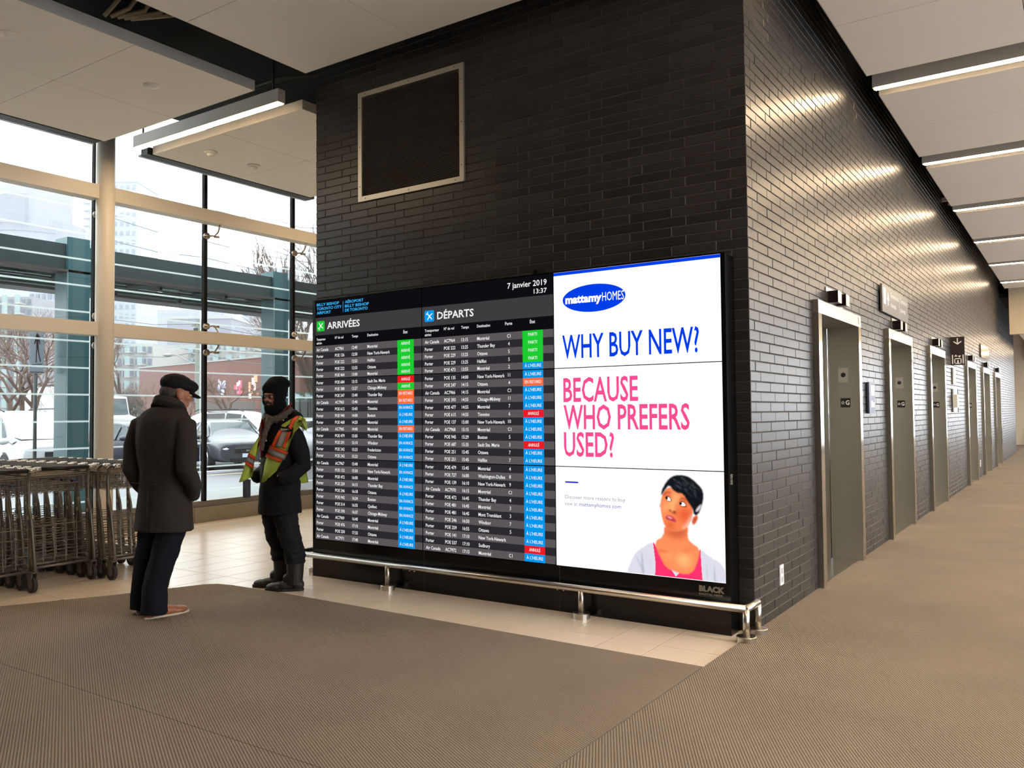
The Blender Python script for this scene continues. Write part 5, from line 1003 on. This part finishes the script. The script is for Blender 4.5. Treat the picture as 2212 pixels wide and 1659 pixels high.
mb = MB().use(CAMO); mb.tube([(.09*math.cos(a), .02+.09*math.sin(a), 1.455+.02*math.sin(a*2)-(.03*math.sin(a))) for a in [2*PI*i/16 for i in range(17)]], .034, 8); mb.tube([(-.05, .105, 1.44), (-.02, .145, 1.34), (.0, .165, 1.24), (.005, .168, 1.16)], [.032, .03, .026, .02], 8); mb.tube([(.05, .105, 1.44), (.03, .15, 1.34), (.02, .165, 1.27)], [.03, .028, .02], 8)
organic('scarf', mb, gd, .007, 3, .006, 35)
mb = MB().use(COATB).rings([(0, 0, .63, .2, .165), (0, .0, .75, .2, .16), (0, 0, .92, .195, .15), (0, 0, 1.05, .195, .145), (0, -.005, 1.2, .205, .145), (0, -.01, 1.31, .195, .13), (0, -.012, 1.375, .15, .105), (0, -.01, 1.42, .1, .085)], 28)
for s in (-1, 1): mb.tube([(s*.14, -.01, 1.335), (s*.2, -.015, 1.28), (s*.245, -.045, 1.14), (s*.255, -.06, 1.03), (s*.235, .03, .96), (s*.185, .12, .93)], [.062, .078, .074, .07, .062, .055], 14)
mb.tube([(-.15, -.02, 1.38), (-.12, -.09, 1.43), (0, -.115, 1.45), (.12, -.09, 1.43), (.15, -.02, 1.38)], [.03, .05, .055, .05, .03], 10)
gco = organic('coat', mb, gd, .008, 5, .008, 10, 5, wdir=(1, 1, .6))
gb = BVHTree.FromPolygons([GL @ v.co for v in gco.data.vertices], [tuple(p.vertices) for p in gco.data.polygons])
def drape(px, py, off=.012, fb=6.85):
    d = ray(px, py); h = gb.ray_cast(CP, d.normalized())
    return (h[0] if h[0] else CP+d*fb)-d.normalized()*off
def cloth(name, quads, m, off=.012, fb=6.85, th=.004, nu=6, nv=8):
    """patch spanned between two side polylines (picture outline laid on the coat)"""
    mb = MB().use(m); L_, R_ = quads; P = []
    def samp(pl, t): t *= len(pl)-1; i = min(int(t), len(pl)-2); f = t-i; return (pl[i][0]*(1-f)+pl[i+1][0]*f, pl[i][1]*(1-f)+pl[i+1][1]*f)
    pts = [[drape(*[a*(1-u/nu)+b*u/nu for a, b in zip(samp(L_, v/nv), samp(R_, v/nv))], off, fb) for u in range(nu+1)] for v in range(nv+1)]
    # soften jumps of the coat surface
    for _ in range(2):
        pts = [[(pts[v][u]*2+pts[max(v-1, 0)][u]+pts[min(v+1, nv)][u]+pts[v][max(u-1, 0)]+pts[v][min(u+1, nu)])/6 if 0 < v < nv and 0 < u < nu else pts[v][u] for u in range(nu+1)] for v in range(nv+1)]
    vd = fw.normalized(); n = len(mb.v)
    for layer in (0, 1):
        for row in pts:
            for p in row: mb.v.append(tuple(GLi @ (p+vd*th*layer)))
    k = (nu+1)*(nv+1)
    for v in range(nv):
        for u in range(nu):
            a = n+v*(nu+1)+u; mb.f.append((a, a+1, a+nu+2, a+nu+1)); mb.mi.append(0); b = a+k; mb.f.append((b, b+nu+1, b+nu+2, b+1)); mb.mi.append(0)
    for v in range(nv):
        for u in (0, nu): a = n+v*(nu+1)+u; mb.f.append((a, a+nu+1, a+nu+1+k, a+k)); mb.mi.append(0)
    for u in range(nu):
        for v in (0, nv): a = n+v*(nu+1)+u; mb.f.append((a, a+1, a+1+k, a+k)); mb.mi.append(0)
    return mb.obj(name, gd, True)
YEL = mat('hi_vis_yellow', (160, 176, 66), .8); ORN = mat('hi_vis_orange', (226, 82, 40), .7); SLV = mat('reflective_silver', (150, 146, 144), .45)
cloth('vest_front', ([(647, 897), (628, 905), (604, 920), (588, 958), (580, 975), (572, 1000), (570, 1015), (564, 1042)], [(662, 930), (650, 915), (632, 940), (625, 960), (622, 975), (607, 1000), (600, 1015), (570, 1042)]), YEL, .014)
cloth('vest_lapel', ([(560, 942), (548, 960), (536, 980), (529, 1005), (516, 1042)], [(563, 950), (557, 975), (549, 1000), (545, 1030), (523, 1041)]), YEL, .014)
cloth('orange_band', ([(641, 898), (629, 906), (622, 925)], [(648, 899), (636, 912), (629, 928)]), ORN, .02, nu=3)
cloth('orange_band', ([(604, 926), (594, 945), (585, 965)], [(610, 928), (601, 948), (593, 966)]), ORN, .02, nu=3)
cloth('orange_band', ([(622, 930), (616, 948), (609, 968)], [(629, 932), (622, 952), (616, 970)]), ORN, .02, nu=3)
cloth('silver_band', ([(610, 930), (601, 950), (594, 964)], [(621, 932), (615, 950), (607, 967)]), SLV, .021, nu=3)
cloth('orange_band', ([(583, 962), (581, 968)], [(623, 976), (620, 983)]), ORN, .023, nv=2, nu=8); cloth('silver_band', ([(581, 968), (577, 978)], [(620, 982), (614, 994)]), SLV, .022, nv=2, nu=8); cloth('orange_band', ([(575, 980), (573, 987)], [(610, 992), (606, 999)]), ORN, .023, nv=2, nu=8)
cloth('orange_band', ([(538, 978), (535, 984)], [(552, 988), (550, 994)]), ORN, .022, nv=2); cloth('silver_band', ([(535, 984), (532, 996)], [(550, 993), (547, 1005)]), SLV, .021, nv=2); cloth('orange_band', ([(532, 996), (529, 1002)], [(547, 1005), (545, 1012)]), ORN, .022, nv=2)
cloth('vest_tail', ([(645, 1000), (646, 1020), (648, 1045)], [(658, 996), (662, 1020), (666, 1042)]), YEL, -.02, fb=7.15)
cloth('vest_armhole', ([(648, 898), (660, 905), (664, 925)], [(644, 905), (656, 912), (661, 932)]), YEL, .02, fb=7.0, nu=3)
cloth('red_lining', ([(565, 905), (562, 930), (560, 960), (563, 985)], [(572, 912), (571, 935), (571, 955), (566, 985)]), REDL, .012, nu=3); cloth('red_lining', ([(626, 872), (612, 888), (600, 908)], [(632, 870), (620, 888), (604, 912)]), REDL, .03, nu=3)
pt_ = drape(608, 924, .026); mb = MB().use(BLACK)
cloth('name_patch', ([(601, 920), (604, 928)], [(625, 924), (626, 933)]), BLACK, .03, nv=2)
mb = MB(); o_ = GLi @ drape(605, 929, .036); e_ = GLi @ drape(625, 931, .036); ux = (e_-o_); ux = ux/ux.length; u_ = Vector((0, 0, 1)); text(mb, W, 'SECURITY', o_+ux*.005, ux, u_, .013, .07, .02); mb.obj('patch_lettering', gd)
for (x, y) in ((575, 952), (563, 991), (600, 1028), (612, 908)): MB().use(STEEL).ball(tuple(GLi @ drape(x, y, .004)), .008, None, 8, 6).obj('snap_button', gd)
mb = MB().use(PANTB)
for f, s in ((gR, -1), (gL, 1)):
    mb.tube([(s*.08, 0, .82), (s*.09, .005, .62), (f.x*.7+s*.03, f.y*.5+.02, .46), (f.x, f.y+.01, .34), (f.x, f.y, .28)], [.108, .102, .09, .082, .085], 16)
    for z, r in ((.33, .092), (.285, .096), (.245, .086)): mb.rings([(f.x, f.y, z-.02, r*.9, r*.9), (f.x, f.y, z, r, r), (f.x, f.y, z+.018, r*.88, r*.88)])
mb.ball((0, 0, .82), (.16, .12, .1)); organic('trousers', mb, gd, .008, 3, .01, 16, 2, wdir=(1, 1, 1.4))
BT = mat('black_boot_leather', (28, 27, 27), .5, bump=.3, bscale=60); BS = mat('black_rubber_sole', (16, 16, 16), .7)
for f, tx, ty in ((gL, 540, 1268), (gR, 596, 1276)):
    tp = wl_(onz(tx, ty)); o, M_ = shoe(gd, 'boot', f, tp, BT, BS, .31, .055, tall=.25); mb = MB().use(STEEL)
    for i in range(5):
        for s in (-1, 1): mb.ball((s*.025, .08-.014*i, .095+.03*i), .005, M_, 6, 5)
    mb.obj('eyelets', o)['kind'] = 'stuff'
    mb = MB().use(BLACK)
    for i in range(5): mb.tube([M_ @ Vector((-.026, .084-.014*i, .097+.03*i)), M_ @ Vector((.026, .084-.014*i, .102+.03*i))], .003, 5)
    mb.obj('laces', o)['kind'] = 'stuff'
r_ = empty('two_way_radio', far(533, 1075, 6.95), -gy, 'black two way radio hanging at the coat of the guard', 'radio'); 
ra = far(534, 1038, 6.9)-r_.location; 
B('body', BLACK, [(-.028, -.02, .0, .028, .02, .15)], r_); MB().use(BLACK).tube([(.015, 0, .15), (.018, 0, .26)], .006, 8).obj('antenna', r_); MB().use(BLACK).tube([(-.012, 0, .15), (-.012, 0, .168)], .009, 10).obj('knob', r_)
